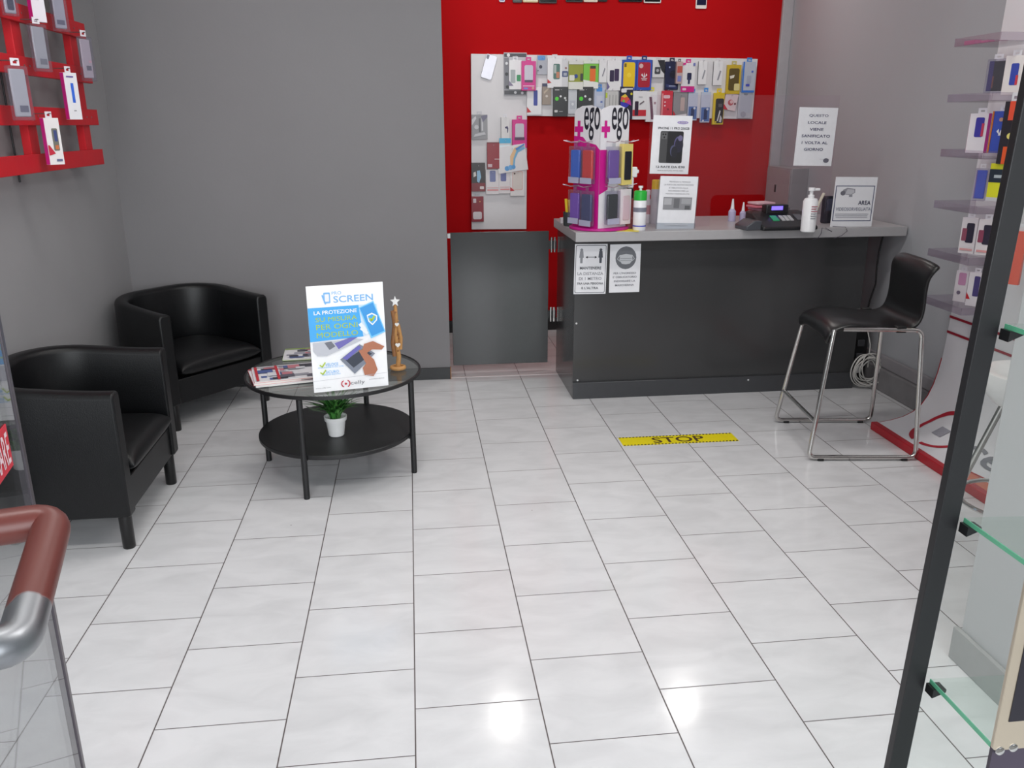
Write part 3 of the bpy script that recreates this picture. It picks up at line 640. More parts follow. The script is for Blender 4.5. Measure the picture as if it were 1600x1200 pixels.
# ------------------------------------------------------------------ bar stools
def bar_stool(label, loc, rz, seatcol, group='bar stools'):
    t = thing('bar_stool', label, 'bar stool', loc, rz, group)
    SEAT = M(seatcol, 0.33, var=0.1, scale=20, bump=0.08)
    rT = 0.0105
    def arcpts(pts, r=0.035, n=6):
        out = [Vector(pts[0])]
        for a, bq, c in zip(pts, pts[1:], pts[2:]):
            a, bq, c = Vector(a), Vector(bq), Vector(c); d1 = (a-bq).normalized(); d2 = (c-bq).normalized()
            p1, p2 = bq+d1*r, bq+d2*r
            for k in range(n+1):
                f = k/n; out.append(p1*(1-f)**2+bq*2*f*(1-f)+p2*f*f)
        out.append(Vector(pts[-1])); return out
    for s in (-1, 1):
        pts = [(s*0.16, -0.10, 0.612), (s*0.195, -0.185, 0.612), (s*0.253, -0.245, rT), (s*0.253, 0.245, rT), (s*0.205, 0.215, 0.60), (s*0.185, -0.02, 0.612)]
        pts = [(s*0.192, -0.170, 0.598), (s*0.253, -0.245, rT+0.004), (s*0.253, 0.243, rT+0.004), (s*0.200, 0.215, 0.597), (s*0.19, -0.13, 0.600)]
        MB().tube(arcpts(pts), rT, CHROME, 12).build('frame', t)
        for y in (-0.19, 0.19):
            MB().box((s*0.253-0.012, y-0.014, 0.0), (s*0.253+0.012, y+0.014, 0.012), M((16, 16, 18), 0.5)).build('glide', t, bevel=0.003)
    f = 0.30; y_ = -0.245+0.07*f; x_ = 0.253-0.058*f; z_ = 0.60*f
    MB().tube([(-x_, y_, z_), (x_, y_, z_)], 0.0095, CHROME, 12).build('footrest', t)
    for y in (-0.10, 0.16):
        MB().tube([(-0.19, y, 0.600), (0.19, y, 0.600)], 0.009, M((30, 30, 32), 0.4), 10).build('crossbar', t)
    # seat shell in one piece
    prof = [(-0.196, 0.560, 0.185), (-0.205, 0.590, 0.198), (-0.194, 0.622, 0.203), (-0.160, 0.640, 0.203), (-0.09, 0.640, 0.198), (0.00, 0.629, 0.200), (0.09, 0.620, 0.200),
            (0.155, 0.618, 0.198), (0.196, 0.632, 0.194), (0.208, 0.668, 0.188), (0.202, 0.72, 0.182), (0.194, 0.77, 0.182), (0.190, 0.82, 0.190), (0.196, 0.862, 0.202), (0.212, 0.890, 0.207), (0.236, 0.902, 0.200)]
    nx = 12; vs = []
    for k, (y, z, hw) in enumerate(prof):
        for i in range(nx+1):
            u = i/nx*2-1; x = u*hw; back = max(0, min(1, (z-0.66)/0.15))
            yy = y+back*0.022*u*u*(1 if k < 14 else 1.0) ; zz = z
            if back == 0: zz += -0.010*(1-u*u)+(-0.028*abs(u)**3 if k < 4 else 0.0)-0.012*abs(u)**4
            if k >= 13: zz -= 0.02*abs(u)**3
            vs.append((x, yy, zz))
    fs = [(k*(nx+1)+i, k*(nx+1)+i+1, (k+1)*(nx+1)+i+1, (k+1)*(nx+1)+i) for k in range(len(prof)-1) for i in range(nx)]
    o = MB().add(vs, fs, SEAT).build('seat', t, ang=180)
    so = o.modifiers.new('thick', 'SOLIDIFY'); so.thickness = 0.020; so.offset = -1
    sb = o.modifiers.new('sub', 'SUBSURF'); sb.levels = 2; sb.render_levels = 2
    for s in (-1, 1):
        MB().box((s*0.19-0.016, 0.10, 0.585), (s*0.19+0.016, 0.145, 0.615), M((18, 18, 20), 0.5)).build('clip', t, bevel=0.004)
    return t
bar_stool('black bar stool with chrome sled frame standing before the counter', (2.03, 3.575, 0), math.radians(-97), (20, 20, 22))
t = thing('white_stool', 'white shell stool on splayed chrome legs seen through the glass showcase', 'stool', (2.07, 2.45, 0))
MB().lathe([(0.03, 0.53), (0.08, 0.535), (0.13, 0.56), (0.165, 0.60), (0.178, 0.64), (0.172, 0.668), (0.150, 0.672), (0.10, 0.655), (0.0, 0.65)], M((236, 236, 236), 0.25), 48).build('seat', t)
for k in range(4):
    a = math.radians(45+90*k); MB().tube([(0.09*math.cos(a), 0.09*math.sin(a), 0.545), (0.235*math.cos(a), 0.235*math.sin(a), 0.008)], 0.011, CHROME, 12).build('leg', t)
b = MB(); rgp = [(0.185*math.cos(2*PI*k/32), 0.185*math.sin(2*PI*k/32), 0.20) for k in range(33)]; b.tube(rgp, 0.008, CHROME, 8).build('foot_ring', t)

# ------------------------------------------------------------------ packages
def pack(name, label, rect, Y, d, base, patches=(), tab=(225, 225, 230), group=None, tilt=0.0, clear=False, plane=None, rz=0.0, wscale=1.0, rough=0.35, cat='package', side=None):
    x0, y0, x1, y1 = rect; cx, cy = (x0+x1)/2, (y0+y1)/2
    c = plane(cx, cy) if plane else onY(cx, cy, Y)
    dist = (c-CAMP).dot(FWD); w_ = (x1-x0)*dist/FPX*wscale; h_ = (y1-y0)*dist/FPX/math.cos(PITCH)
    t = thing(name, label, cat, (c.x, c.y, c.z), rot=(0, math.radians(tilt), rz), group=group)
    th = h_*0.12 if tab else 0
    B = MB(); bm_ = M(base, rough, var=0.03); z0, z1 = -h_/2, h_/2-th
    if clear:
        B.box((-w_/2, -d/2, z0), (w_/2, d/2, z1), CLEAR2); o = B.build('blister', t, bevel=min(0.004, d*0.2))
        B = MB(); B.box((-w_/2*0.78, -d*0.2, z0+h_*0.06), (w_/2*0.78, d*0.3, z1-h_*0.05), bm_); fr = -d*0.2
        ww, hh, xx, zz = w_*0.78, (z1-z0)-h_*0.11, -w_/2*0.78, z0+h_*0.06; nm = 'phone_case'
    else:
        B.box((-w_/2, -d/2, z0), (w_/2, d/2, z1), bm_); fr = -d/2; ww, hh, xx, zz = w_, z1-z0, -w_/2, z0; nm = 'box'
        if side: B.box((-w_/2-0.0008, -d/2+0.001, z0+0.001), (-w_/2, d/2-0.001, z1-0.001), M(side, rough))
    k = 0
    for p in patches:
        k += 1; yy = fr-0.0006-0.0005*k; mt = M(p[-1], rough, var=0.04)
        if p[0] == 'r': pts = [(p[1], p[2]), (p[3], p[2]), (p[3], p[4]), (p[1], p[4])]
        elif p[0] == 'rr': pts = None; q = rr(xx+p[1]*ww, zz+p[2]*hh, xx+p[3]*ww, zz+p[4]*hh, min(0.18*(p[3]-p[1])*ww, 0.012), 3); B.add([(a, yy, b_) for a, b_ in q], [tuple(range(len(q)))], mt)
        elif p[0] == 'o': pts = [(p[1]+p[3]*math.cos(2*PI*i/14), p[2]+p[3]*(ww/hh)*math.sin(2*PI*i/14)) for i in range(14)]
        elif p[0] == 'p': pts = p[1]
        if pts: B.add([(xx+u*ww, yy, zz+v*hh) for u, v in pts], [tuple(range(len(pts)))], mt)
    B.build(nm, t, bevel=0.0008 if not clear else 0.004)
    if tab:
        b = MB(); tw = min(w_*0.22, 0.018); tm = M(tab, 0.35)
        b.box((-tw, -0.0006, z1), (-tw*0.45, 0.0006, z1+th), tm).box((tw*0.45, -0.0006, z1), (tw, 0.0006, z1+th), tm)
        b.box((-tw*0.45, -0.0006, z1+th*0.62), (tw*0.45, 0.0006, z1+th), tm).box((-tw*0.45, -0.0006, z1), (tw*0.45, 0.0006, z1+th*0.28), tm)
        b.build('hang_tab', t)
    return t

# the white L-shaped display board on the red wall
BY = 5.985
q = lambda x, y: onY(x, y, BY)
bz = [q(736, 84), q(1184, 92), q(1175.5, 186), q(823.5, 181), q(822.5, 358), q(737, 358.5)]
poly = [(bz[5].x, bz[5].z), (bz[4].x, bz[4].z), (bz[3].x, bz[3].z), (bz[2].x, bz[2].z), (bz[1].x, bz[1].z), (bz[0].x, bz[0].z)]
board = thing('display_board', 'white L-shaped panel on the red wall hung with phone accessories', 'display board', (0, 0, 0))
MB().prism(poly, BY, YR-0.003, M((226, 224, 226), 0.4, var=0.02)).build('panel', board, bevel=0.001)
MG = (214, 40, 140); NV = (30, 36, 74); RD = (200, 30, 44); GY_ = (150, 150, 156); LG = (205, 205, 210)
def phone(u0, v0, u1, v1, c, c2=None):
    return [('rr', u0, v0, u1, v1, c)]+([('rr', u0+0.05, v0+0.05, u1-0.05, v1-0.05, c2)] if c2 else [])
WB = (236, 236, 238)
T1, T2, T3 = 'packages on the top row of the board', 'packages on the second row of the board', 'packages on the left leg of the board'
PK = [
 # rect, depth, base, patches, kw, label
 ((787, 86, 823, 146), 0.010, (190, 190, 196), [('r', .02, .9, .98, .98, (60, 60, 66)), ('r', .02, .02, .98, .12, (70, 70, 76)), ('r', .02, .14, .22, .88, (120, 120, 128)), ('o', .15, .2, .07, (30, 30, 34)), ('o', .5, .07, .06, (220, 220, 224)), ('o', .8, .06, .06, (210, 210, 214)), ('o', .12, .5, .07, (40, 40, 44)), ('o', .12, .75, .06, (225, 225, 228)), ('o', .2, .94, .07, (230, 230, 230))], dict(tab=None), T1, 'black and white patterned bag at the left end of top row'),
 ((795, 91, 815, 137), 0.020, WB, phone(.12, .22, .5, .68, (168, 176, 178))+[('rr', .6, .28, .92, .5, (40, 150, 90)), ('p', [(0, .12), (.35, .12), (0, .3)], (130, 120, 150))], {}, T1, 'white box with grey and green cases before the patterned bag'),
 ((814.5, 92, 837, 139), 0.024, MG, [('rr', .2, .32, .8, .86, (205, 200, 214)), ('r', .22, .28, .78, .36, (90, 50, 90)), ('r', .1, .14, .9, .17, (240, 200, 225)), ('rr', .15, .04, .45, .1, (120, 130, 210)), ('o', .8, .08, .09, (220, 150, 150))], {'tab': MG}, T1, 'magenta box with arched clear window in the top row'),
 ((839, 88, 855, 115), 0.010, (176, 180, 190), [('rr', .05, .74, .8, .98, (90, 150, 214)), ('o', .35, .4, .16, (50, 50, 70)), ('o', .1, .2, .06, (50, 50, 70))], dict(tab=None), T1, 'small grey blister with blue header right of magenta box'),
 ((855, 88, 878, 135), 0.020, WB, phone(.4, .3, .85, .82, (80, 120, 110))+[('rr', .6, .34, .82, .55, (196, 130, 100)), ('r', .44, .5, .6, .78, (180, 190, 186)), ('p', [(0, .16), (.28, .18), (0, .3)], RD)], {}, T1, 'white box with teal phone picture and red corner'),
 ((877.5, 90, 888, 137), 0.016, (216, 216, 220), [('rr', .0, .42, .95, .62, (70, 84, 130)), ('r', .25, .46, .75, .56, (170, 176, 190)), ('o', .6, .72, .16, (150, 110, 110))], {}, T1, 'narrow pale blister with square blue gadget'),
 ((888, 92, 911, 137), 0.022, (150, 158, 50), [('r', .0, .0, 1, .26, (226, 228, 220)), ('o', .5, .46, .13, (40, 70, 150)), ('rr', .04, .3, .4, .5, (226, 228, 214)), ('rr', .8, .3, .98, .56, (60, 66, 60)), ('r', .0, .88, 1, 1, (220, 220, 216))], {}, T1, 'olive green box with white foot in the top row'),
 ((911, 92, 935, 136), 0.020, (126, 200, 70), [('p', [(0, 0), (1, 0), (1, .22), (0, .32)], (236, 238, 232)), ('rr', .42, .26, .8, .82, (232, 110, 40)), ('r', .44, .72, .8, .82, (60, 60, 50)), ('r', .0, .9, 1, 1, (224, 230, 220))], {}, T1, 'bright green box with orange phone case'),
 ((935.5, 91, 948, 127), 0.016, (232, 232, 234), [('p', [(.4, .3), (.5, .25), (.8, .6), (.7, .66)], (140, 140, 150))], {'side': (90, 90, 96)}, T1, 'thin white cable box left of the dark phone box'),
 ((948, 91, 971, 139), 0.020, WB, phone(.18, .3, .48, .68, (48, 34, 70))+phone(.5, .32, .82, .72, (60, 40, 80))+[('p', [(0, .0), (.2, .12), (0, .3)], (110, 100, 150))], {}, T1, 'white box with two dark purple phones in the top row'),
 ((971, 90, 994, 138.5), 0.020, (50, 84, 184), [('rr', .1, .08, .9, .92, (238, 200, 30)), ('o', .5, .5, .15, (246, 214, 60)), ('rr', .15, .76, .3, .88, (120, 96, 30)), ('r', .2, .02, .8, .07, (220, 220, 224))], {'tab': (50, 84, 184)}, T1, 'blue framed box with a yellow phone case'),
 ((994, 90, 1018, 138.5), 0.020, (50, 84, 184), [('rr', .1, .1, .9, .92, (176, 28, 52)), ('o', .28, .8, .14, (216, 180, 180)), ('p', [(.45, .42), (.55, .42), (.5, .6)], WB), ('p', [(.3, .5), (.46, .42), (.36, .56)], WB), ('p', [(.7, .5), (.54, .42), (.64, .56)], WB), ('r', .3, .38, .7, .4, WB), ('r', .34, .33, .66, .35, WB)], {'tab': (40, 50, 110)}, T1, 'blue framed box with a dark red phone case bearing white leaves'),
 ((1019, 92, 1038, 119.5), 0.018, (220, 220, 222), [('p', [(.4, 1), (1, 1), (1, .2), (.75, .4)], (44, 44, 50)), ('rr', .18, .2, .66, .6, (70, 72, 78)), ('o', .42, .4, .12, (180, 180, 186))], {'tab': LG}, T1, 'small white and black box right of the red case'),
 ((1038.5, 93, 1060, 138), 0.022, (28, 34, 70), [('o', .6, .55, .28, (18, 20, 40)), ('p', [(.1, .1), (.9, .02), (.9, .14), (.1, .2)], (50, 60, 110)), ('r', .3, .12, .8, .15, (180, 186, 210)), ('o', .3, .8, .06, (160, 170, 210))], {'tab': (60, 60, 80)}, T1, 'dark navy box in the top row'),
 ((1056, 94, 1066, 129), 0.030, (196, 170, 168), [('r', .1, .5, .9, .8, (190, 90, 80)), ('r', .2, .1, .8, .36, (130, 140, 200))], {'tab': (90, 90, 96)}, T1, 'small box with face photo squeezed beside the navy box'),
 ((1063.5, 95, 1085.5, 141.5), 0.022, WB, [('r', 0, 0, 1, .2, MG), ('rr', .12, .06, .4, .14, (240, 210, 226)), ('rr', .42, .42, .74, .66, (40, 44, 80)), ('r', .5, .28, .64, .5, (50, 54, 96)), ('p', [(0, 1), (.3, 1), (.3, .95), (0, .9)], MG), ('rr', .82, .9, .98, 1, (120, 130, 190))], {'tab': MG}, T1, 'white box with magenta foot and car charger picture'),
 ((1090.5, 93, 1104, 130), 0.016, WB, [('p', [(.45, .25), (.6, .22), (.85, .6), (.7, .64)], (160, 160, 168))], {'side': (100, 100, 104)}, T1, 'first thin white cable box right of the magenta footed box'),
 ((1114, 93, 1128.5, 131), 0.016, WB, [('p', [(.45, .22), (.6, .2), (.85, .58), (.7, .62)], (150, 150, 160))], {'side': (100, 100, 104)}, T1, 'thin white cable box left of the gold box'),
 ((1134.5, 98, 1157, 144.5), 0.020, (206, 176, 50), [('rr', .14, .12, .88, .88, (96, 80, 40)), ('p', [(.2, .62), (.55, .66), (.5, .56), (.25, .52)], (230, 224, 210)), ('rr', .55, .12, .95, .36, (226, 214, 150))], {'tab': (200, 190, 120)}, T1, 'gold framed brown box in the top row'),
 ((1159, 93, 1179.5, 142), 0.020, (190, 196, 210), [('r', 0, 0, .12, 1, (60, 120, 210)), ('r', 0, 0, 1, .07, (60, 120, 210)), ('rr', .35, .3, .7, .55, (170, 176, 196)), ('rr', .3, .2, .6, .28, (70, 80, 190)), ('o', .75, .68, .08, (90, 110, 200))], {'tab': (60, 140, 220)}, T1, 'grey blister with blue edge at the right end of top row'),
 ((823, 138, 846, 178.5), 0.020, WB, phone(.45, .35, .72, .88, (60, 72, 160))+[('p', [(0, .1), (.3, .12), (0, .3)], RD), ('r', .0, .0, 1, .05, LG)], {'tab': None}, T2, 'white box with blue phone at the left end of second row'),
 ((847, 132, 861, 162), 0.012, (158, 144, 132), [('r', 0, .85, .7, 1, (60, 64, 96)), ('o', .5, .4, .14, (214, 206, 196)), ('p', [(.2, .5), (.8, .75), (.7, .8), (.15, .6)], (196, 180, 160))], {'tab': None}, T2, 'small brown card in the second row'),
 ((864, 138, 887, 180), 0.022, (58, 60, 62), [('o', .24, .6, .13, (90, 220, 60)), ('o', .5, .68, .07, WB), ('o', .8, .62, .08, (210, 214, 214)), ('o', .86, .55, .06, (200, 204, 204)), ('rr', .08, .14, .3, .22, (214, 214, 214)), ('r', .4, .16, .65, .18, (180, 180, 180)), ('r', .1, .88, .4, .91, (200, 200, 200))], {'tab': None}, T2, 'black box with green dot left of the pale blister'),
 ((887.5, 137, 901.5, 176), 0.014, (206, 210, 216), [('r', .2, .2, .8, .55, (190, 194, 204)), ('o', .5, .4, .14, (226, 228, 234))], {}, T2, 'pale grey blister between the two black boxes'),
 ((902, 138, 926.5, 180), 0.022, (56, 58, 60), [('o', .22, .6, .13, (90, 220, 60)), ('o', .48, .68, .07, WB), ('o', .78, .58, .09, (210, 214, 214)), ('r', .1, .88, .4, .91, (200, 200, 200))], {'tab': None}, T2, 'black box with green dot behind the rotating stand'),
 ((928, 134, 944.5, 176), 0.014, (190, 200, 222), [('r', .2, .86, .75, 1, (80, 150, 224)), ('r', .2, .3, .8, .7, (204, 210, 226)), ('rr', .6, .42, .8, .5, (110, 130, 190))], {'tab': (70, 140, 220)}, T2, 'pale blue blister left of the lime tabbed pack'),
 ((945.5, 137, 965.5, 178), 0.016, (208, 208, 206), [('r', 0, .68, .14, .88, (190, 210, 60)), ('l_', 0), ('r', .3, .3, .36, .8, (170, 170, 168)), ('r', .55, .3, .61, .8, (170, 170, 168)), ('r', .78, .3, .84, .8, (170, 170, 168))], {}, T2, 'pale ribbed pack with lime tab in the second row'),
 ((967.5, 138, 988, 184), 0.022, (34, 34, 60), [('o', .4, .5, .34, (60, 60, 190)), ('p', [(.05, .55), (.5, .5), (.75, .62), (.4, .78), (.1, .7)], (230, 90, 70)), ('p', [(.1, .7), (.4, .78), (.6, .7), (.35, .66)], (236, 206, 60)), ('p', [(.5, .5), (.9, .42), (.8, .62)], (190, 60, 160)), ('o', .3, .56, .1, (110, 200, 80)), ('rr', .08, .82, .5, .94, WB), ('o', .88, .78, .09, (220, 210, 50))], {'tab': None}, T2, 'dark box with rainbow picture in the second row'),
 ((988, 138.5, 1009.5, 184.5), 0.022, WB, [('r', 0, .12, 1, .34, (206, 46, 60)), ('rr', .15, .14, .42, .64, (50, 30, 56)), ('p', [(.5, .5), (.85, .62), (.8, .66), (.5, .56)], (120, 110, 116)), ('r', .4, .78, .7, .8, GY_)], {'tab': (60, 40, 80)}, T2, 'white box with red band and dark phone'),
 ((1009, 139, 1026, 188), 0.020, WB, [('p', [(.25, .82), (.5, .82), (.75, .08), (.5, .08)], (110, 70, 90)), ('rr', .7, .58, .9, .66, (180, 150, 160))], {'tab': (230, 220, 60)}, T2, 'white box with slanted maroon phone and yellow tab'),
 ((1033, 138.5, 1050.5, 182), 0.018, (214, 52, 70), [('rr', .15, .72, .75, .84, (240, 200, 205)), ('o', .3, .58, .07, (244, 220, 224)), ('o', .3, .45, .07, (244, 220, 224)), ('o', .6, .32, .09, (150, 40, 60)), ('r', 0, 0, .12, .9, (236, 150, 150))], {'tab': (214, 52, 70)}, T2, 'tall rounded red box above the phone offer sheet'),
 ((1051, 146, 1073.5, 184), 0.018, (146, 146, 148), [('rr', .5, .3, .8, .8, (196, 176, 170)), ('p', [(0, 0), (1, 0), (1, .2), (0, .12)], (224, 222, 224)), ('p', [(0, .12), (.2, .16), (0, .32)], RD)], {'tab': None}, T2, 'grey box with a beige phone right of the red box'),
 ((1074, 141, 1089.5, 186), 0.016, (196, 204, 222), [('r', .1, .05, .95, .5, (84, 116, 176)), ('rr', .35, .1, .7, .44, (46, 60, 100)), ('o', .7, .44, .12, (214, 220, 230)), ('o', .35, .08, .1, (226, 230, 236))], {'tab': (70, 150, 226)}, T2, 'blue labelled blister behind the edge of the phone offer sheet'),
 ((1094.5, 140, 1109.5, 189), 0.016, (196, 204, 222), [('r', .05, .04, .95, .5, (84, 116, 176)), ('rr', .35, .1, .7, .44, (46, 60, 100)), ('o', .7, .44, .12, (214, 220, 230)), ('o', .3, .06, .1, (226, 230, 236))], {'tab': (70, 150, 226)}, T2, 'blue labelled blister left of the yellow and black pack'),
 ((1113.5, 141, 1131, 192), 0.018, (224, 196, 40), [('rr', .2, .04, .95, .82, (38, 36, 38)), ('p', [(.4, .12), (.5, .1), (.7, .42), (.6, .46)], (220, 220, 220)), ('p', [(.6, .08), (.8, .06), (.85, .2), (.7, .3)], (200, 200, 204)), ('r', .45, .55, .8, .66, (90, 90, 90)), ('o', .3, .08, .07, (230, 210, 60))], {'tab': (236, 206, 50)}, T2, 'tall yellow and black pack in the second row'),
 ((1131, 147, 1151.5, 171), 0.016, (224, 206, 208), [('o', .5, .45, .22, (190, 90, 96)), ('o', .55, .5, .13, (226, 190, 190)), ('o', .85, .42, .08, (120, 60, 70)), ('p', [(0, 0), (.4, .0), (0, .3)], RD)], {'tab': None, 'tilt': 10}, T2, 'tilted white box with round red picture'),
 ((1152.5, 146, 1174.5, 183), 0.014, (190, 192, 200), [('r', .12, .2, .9, .9, (180, 184, 196)), ('o', .4, .15, .2, (160, 160, 172)), ('r', .35, .9, .65, .94, (120, 124, 140))], {'tab': None}, T2, 'grey blister at the right end of second row'),
 ((737, 176, 761.5, 216), 0.014, (150, 150, 154), [('p', [(0, .55), (.3, .85), (.25, .95), (0, .8)], (210, 210, 214)), ('r', .45, .3, .56, .85, (90, 90, 96)), ('r', .62, .35, .72, .85, (206, 206, 210)), ('o', .3, .5, .14, (200, 200, 204)), ('p', [(.1, .1), (.9, .2), (.8, .3), (.2, .22)], (196, 196, 200)), ('p', [(.7, .7), (1, .9), (1, 1), (.6, .95)], (110, 106, 130))], {'tab': LG}, T3, 'silver crinkled bag with cables at the top of left leg'),
 ((783, 180, 796, 216), 0.018, (224, 222, 222), [('p', [(.45, .56), (.75, .6), (.85, .5), (.8, .3), (.7, .3), (.7, .48), (.45, .5)], (60, 54, 96))], {'side': (110, 110, 110)}, T3, 'thin white box with small dark hook picture'),
 ((800, 183, 823, 229), 0.024, MG, [('rr', .2, .34, .8, .86, (205, 200, 210)), ('r', .15, .28, .85, .38, (90, 50, 90)), ('rr', .12, .05, .4, .12, (110, 120, 210)), ('o', .75, .09, .08, (220, 170, 170))], {'tab': MG}, T3, 'magenta box with arched window on the left leg'),
 ((780, 217, 798, 243), 0.008, (216, 218, 220), [('r', 0, .72, 1, 1, (70, 176, 220)), ('r', 0, .45, 1, .62, (226, 240, 246)), ('o', .4, .25, .12, (70, 70, 76)), ('o', .7, .22, .09, (120, 120, 126))], {'tab': None}, T3, 'small card with glare painted as a light blue stripe beside the magenta box'),  # blue and white bands are glare painted onto the card
 ((761, 224, 780, 262), 0.020, (150, 26, 42), [('r', .05, .06, .4, .18, (214, 190, 196)), ('r', .6, .35, 1, .38, (226, 200, 204)), ('r', .0, .97, 1, 1, (110, 20, 34))], {'tab': None}, T3, 'dark red box on the left leg'),
 ((776, 229, 823, 267), 0.004, (232, 230, 232), [('p', [(.42, .2), (.5, .2), (.56, .5), (.7, .8), (.98, .9), (.98, .97), (.64, .9), (.46, .6)], (236, 196, 150)), ('p', [(.5, .2), (.56, .2), (.62, .48), (.74, .7), (.98, .8), (.98, .9), (.7, .8), (.56, .5)], (120, 180, 220)), ('o', .3, .16, .08, (90, 160, 220)), ('o', .42, .18, .08, (110, 176, 230)), ('o', .52, .18, .07, (90, 160, 220)), ('p', [(.66, .86), (.98, 1), (.98, .94), (.7, .78)], (80, 140, 210))], {'tab': None, 'tilt': -8}, T3, 'tilted white card with a rainbow drawn on it'),
 ((736.5, 256, 758, 297.5), 0.020, (54, 44, 44), [('p', [(.4, .35), (.55, .3), (.7, .5), (.62, .74), (.4, .72)], (150, 196, 226)), ('p', [(.15, .5), (.35, .55), (.3, .7), (.15, .66)], (226, 220, 214)), ('r', 0, 0, 1, .3, (130, 40, 48)), ('rr', .6, .08, .9, .18, (226, 214, 214))], {'tab': None}, T3, 'black and dark red box at the left edge of the board'),
 ((759, 266, 779.5, 302), 0.016, (232, 226, 228), phone(.3, .5, .75, .95, (120, 128, 176))+[('r', .1, .14, .95, .2, (226, 150, 150)), ('r', .1, .25, .95, .28, (220, 180, 180))], {'tab': None}, T3, 'white box with blue phone right of the black and dark red box'),
 ((779.5, 265, 797, 301), 0.016, (232, 226, 228), phone(.15, .5, .65, .95, (110, 116, 170))+[('r', .1, .14, .95, .2, (226, 150, 150)), ('r', .1, .25, .95, .28, (220, 180, 180))], {'tab': None}, T3, 'white box with blue phone left of the beige phone box'),
 ((797, 266, 819.5, 304.5), 0.018, (236, 232, 232), [('rr', .14, .22, .88, .94, (226, 190, 184)), ('rr', .18, .25, .84, .91, (222, 212, 206)), ('p', [(0, .18), (.3, .2), (0, .34)], RD), ('o', .3, .84, .06, (90, 60, 60))], {'tab': None}, T3, 'white box with beige phone and red corner'),
 ((736.5, 303, 755.5, 345), 0.018, (140, 26, 44), [('rr', .12, .1, .85, .4, (216, 206, 210)), ('rr', .15, .75, .4, .92, (216, 200, 206)), ('o', .7, .8, .05, (220, 180, 100))], {'tab': (206, 206, 212)}, T3, 'dark red pack with clear header, lowest on the board'),
]
prev = {}
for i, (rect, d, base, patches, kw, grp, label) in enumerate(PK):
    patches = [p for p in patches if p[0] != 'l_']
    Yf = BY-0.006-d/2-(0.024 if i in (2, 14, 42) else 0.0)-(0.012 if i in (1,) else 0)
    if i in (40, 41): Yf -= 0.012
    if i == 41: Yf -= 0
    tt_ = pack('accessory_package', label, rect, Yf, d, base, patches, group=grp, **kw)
    c = onY((rect[0]+rect[2])/2, rect[1]+3, BY)
    MB().cyl((c.x, BY+0.002, c.z), (c.x, BY-0.05, c.z+0.002), 0.0018, M((200, 200, 204), 0.3), n=8).build('hook', board)
# bare display phone hung at the corner of the board
c = onY(764, 104.5, BY-0.008)
t = thing('display_phone', 'silver phone back hung slanting at the corner of the white board', 'phone', (c.x, c.y, c.z), rot=(0, math.radians(17), 0))
q_ = rr(-0.038, -0.078, 0.038, 0.078, 0.011); MB().prism(q_, -0.004, 0.004, M((186, 184, 192), 0.25, 0.3)).build('body', t, bevel=0.0015)
q_ = rr(-0.033, 0.045, -0.016, 0.073, 0.006); MB().prism(q_, -0.006, -0.004, M((70, 72, 90), 0.2)).build('camera_bump', t)
# display phones above, cut by the top of the picture
PH = [(780, 789, 3, (205, 208, 222), (90, 100, 150), 'white phone at the left end of the row above the board'), (801, 816, 4, (26, 26, 28), (12, 12, 14), 'black phone left of the gold phone on the red wall'), (817, 841, 3.5, (206, 186, 140), (226, 214, 190), 'gold phone between two black phones on the red wall'), (842, 870, 5, (24, 24, 26), (10, 10, 12), 'wide black phone right of the gold phone'),
      (884, 911, 3, (24, 24, 26), (12, 12, 14), 'black phone left of the cream phone on the red wall'), (912, 934, 3, (222, 208, 190), (236, 226, 210), 'cream phone above the right half of the board'), (935, 949, 2.5, (28, 26, 28), (12, 12, 14), 'narrow black phone right of the cream phone'),
      (967, 1004, 2.5, (26, 26, 28), (12, 12, 14), 'wide black phone above the yellow case box'), (1006, 1033, 4.5, (226, 228, 226), (20, 20, 22), 'black phone with white frame on the red wall'), (1087, 1104, 13.5, (232, 226, 222), (24, 26, 60), 'white phone with dark screen hanging lower than the others')]
for x0, x1, yb, c1, c2, lab in PH:
    a, b_ = onY(x0, yb, YR-0.012), onY(x1, yb, YR-0.012); w_ = b_.x-a.x; h_ = w_*2.0 if w_ < 0.1 else w_*1.7
    t = thing('display_phone', lab, 'phone', ((a.x+b_.x)/2, YR-0.006, a.z), group='display phones high on the red wall')
    MB().prism(rr(-w_/2, 0, w_/2, h_, 0.008), -0.005, 0.005, M(c1, 0.3)).build('body', t, bevel=0.001)
    MB().prism(rr(-w_/2+0.006, 0.022 if yb > 10 else 0.008, w_/2-0.006, h_-0.02, 0.003), -0.0062, -0.005, M(c2, 0.12)).build('screen', t)

# grey locker panel on the right wall by the corner
a, b_, c = onX(1205, 270, XR-0.02), onX(1250, 270, XR-0.02), onX(1250, 322, XR-0.02)
t = thing('wall_cabinet', 'grey metal cabinet with black lock on right wall behind the plexiglass', 'cabinet', (XR, 5.72, 0.88))
MB().box((-0.12, -0.20, 0), (0, 0.20, 0.30), M((150, 148, 150), 0.4)).build('body', t, bevel=0.004)
MB().box((-0.125, -0.19, 0.01), (-0.12, 0.19, 0.29), M((158, 156, 158), 0.35)).build('door', t, bevel=0.002)
MB().box((-0.129, 0.02, 0.13), (-0.125, 0.04, 0.18), M((22, 22, 24), 0.3)).build('lock', t)

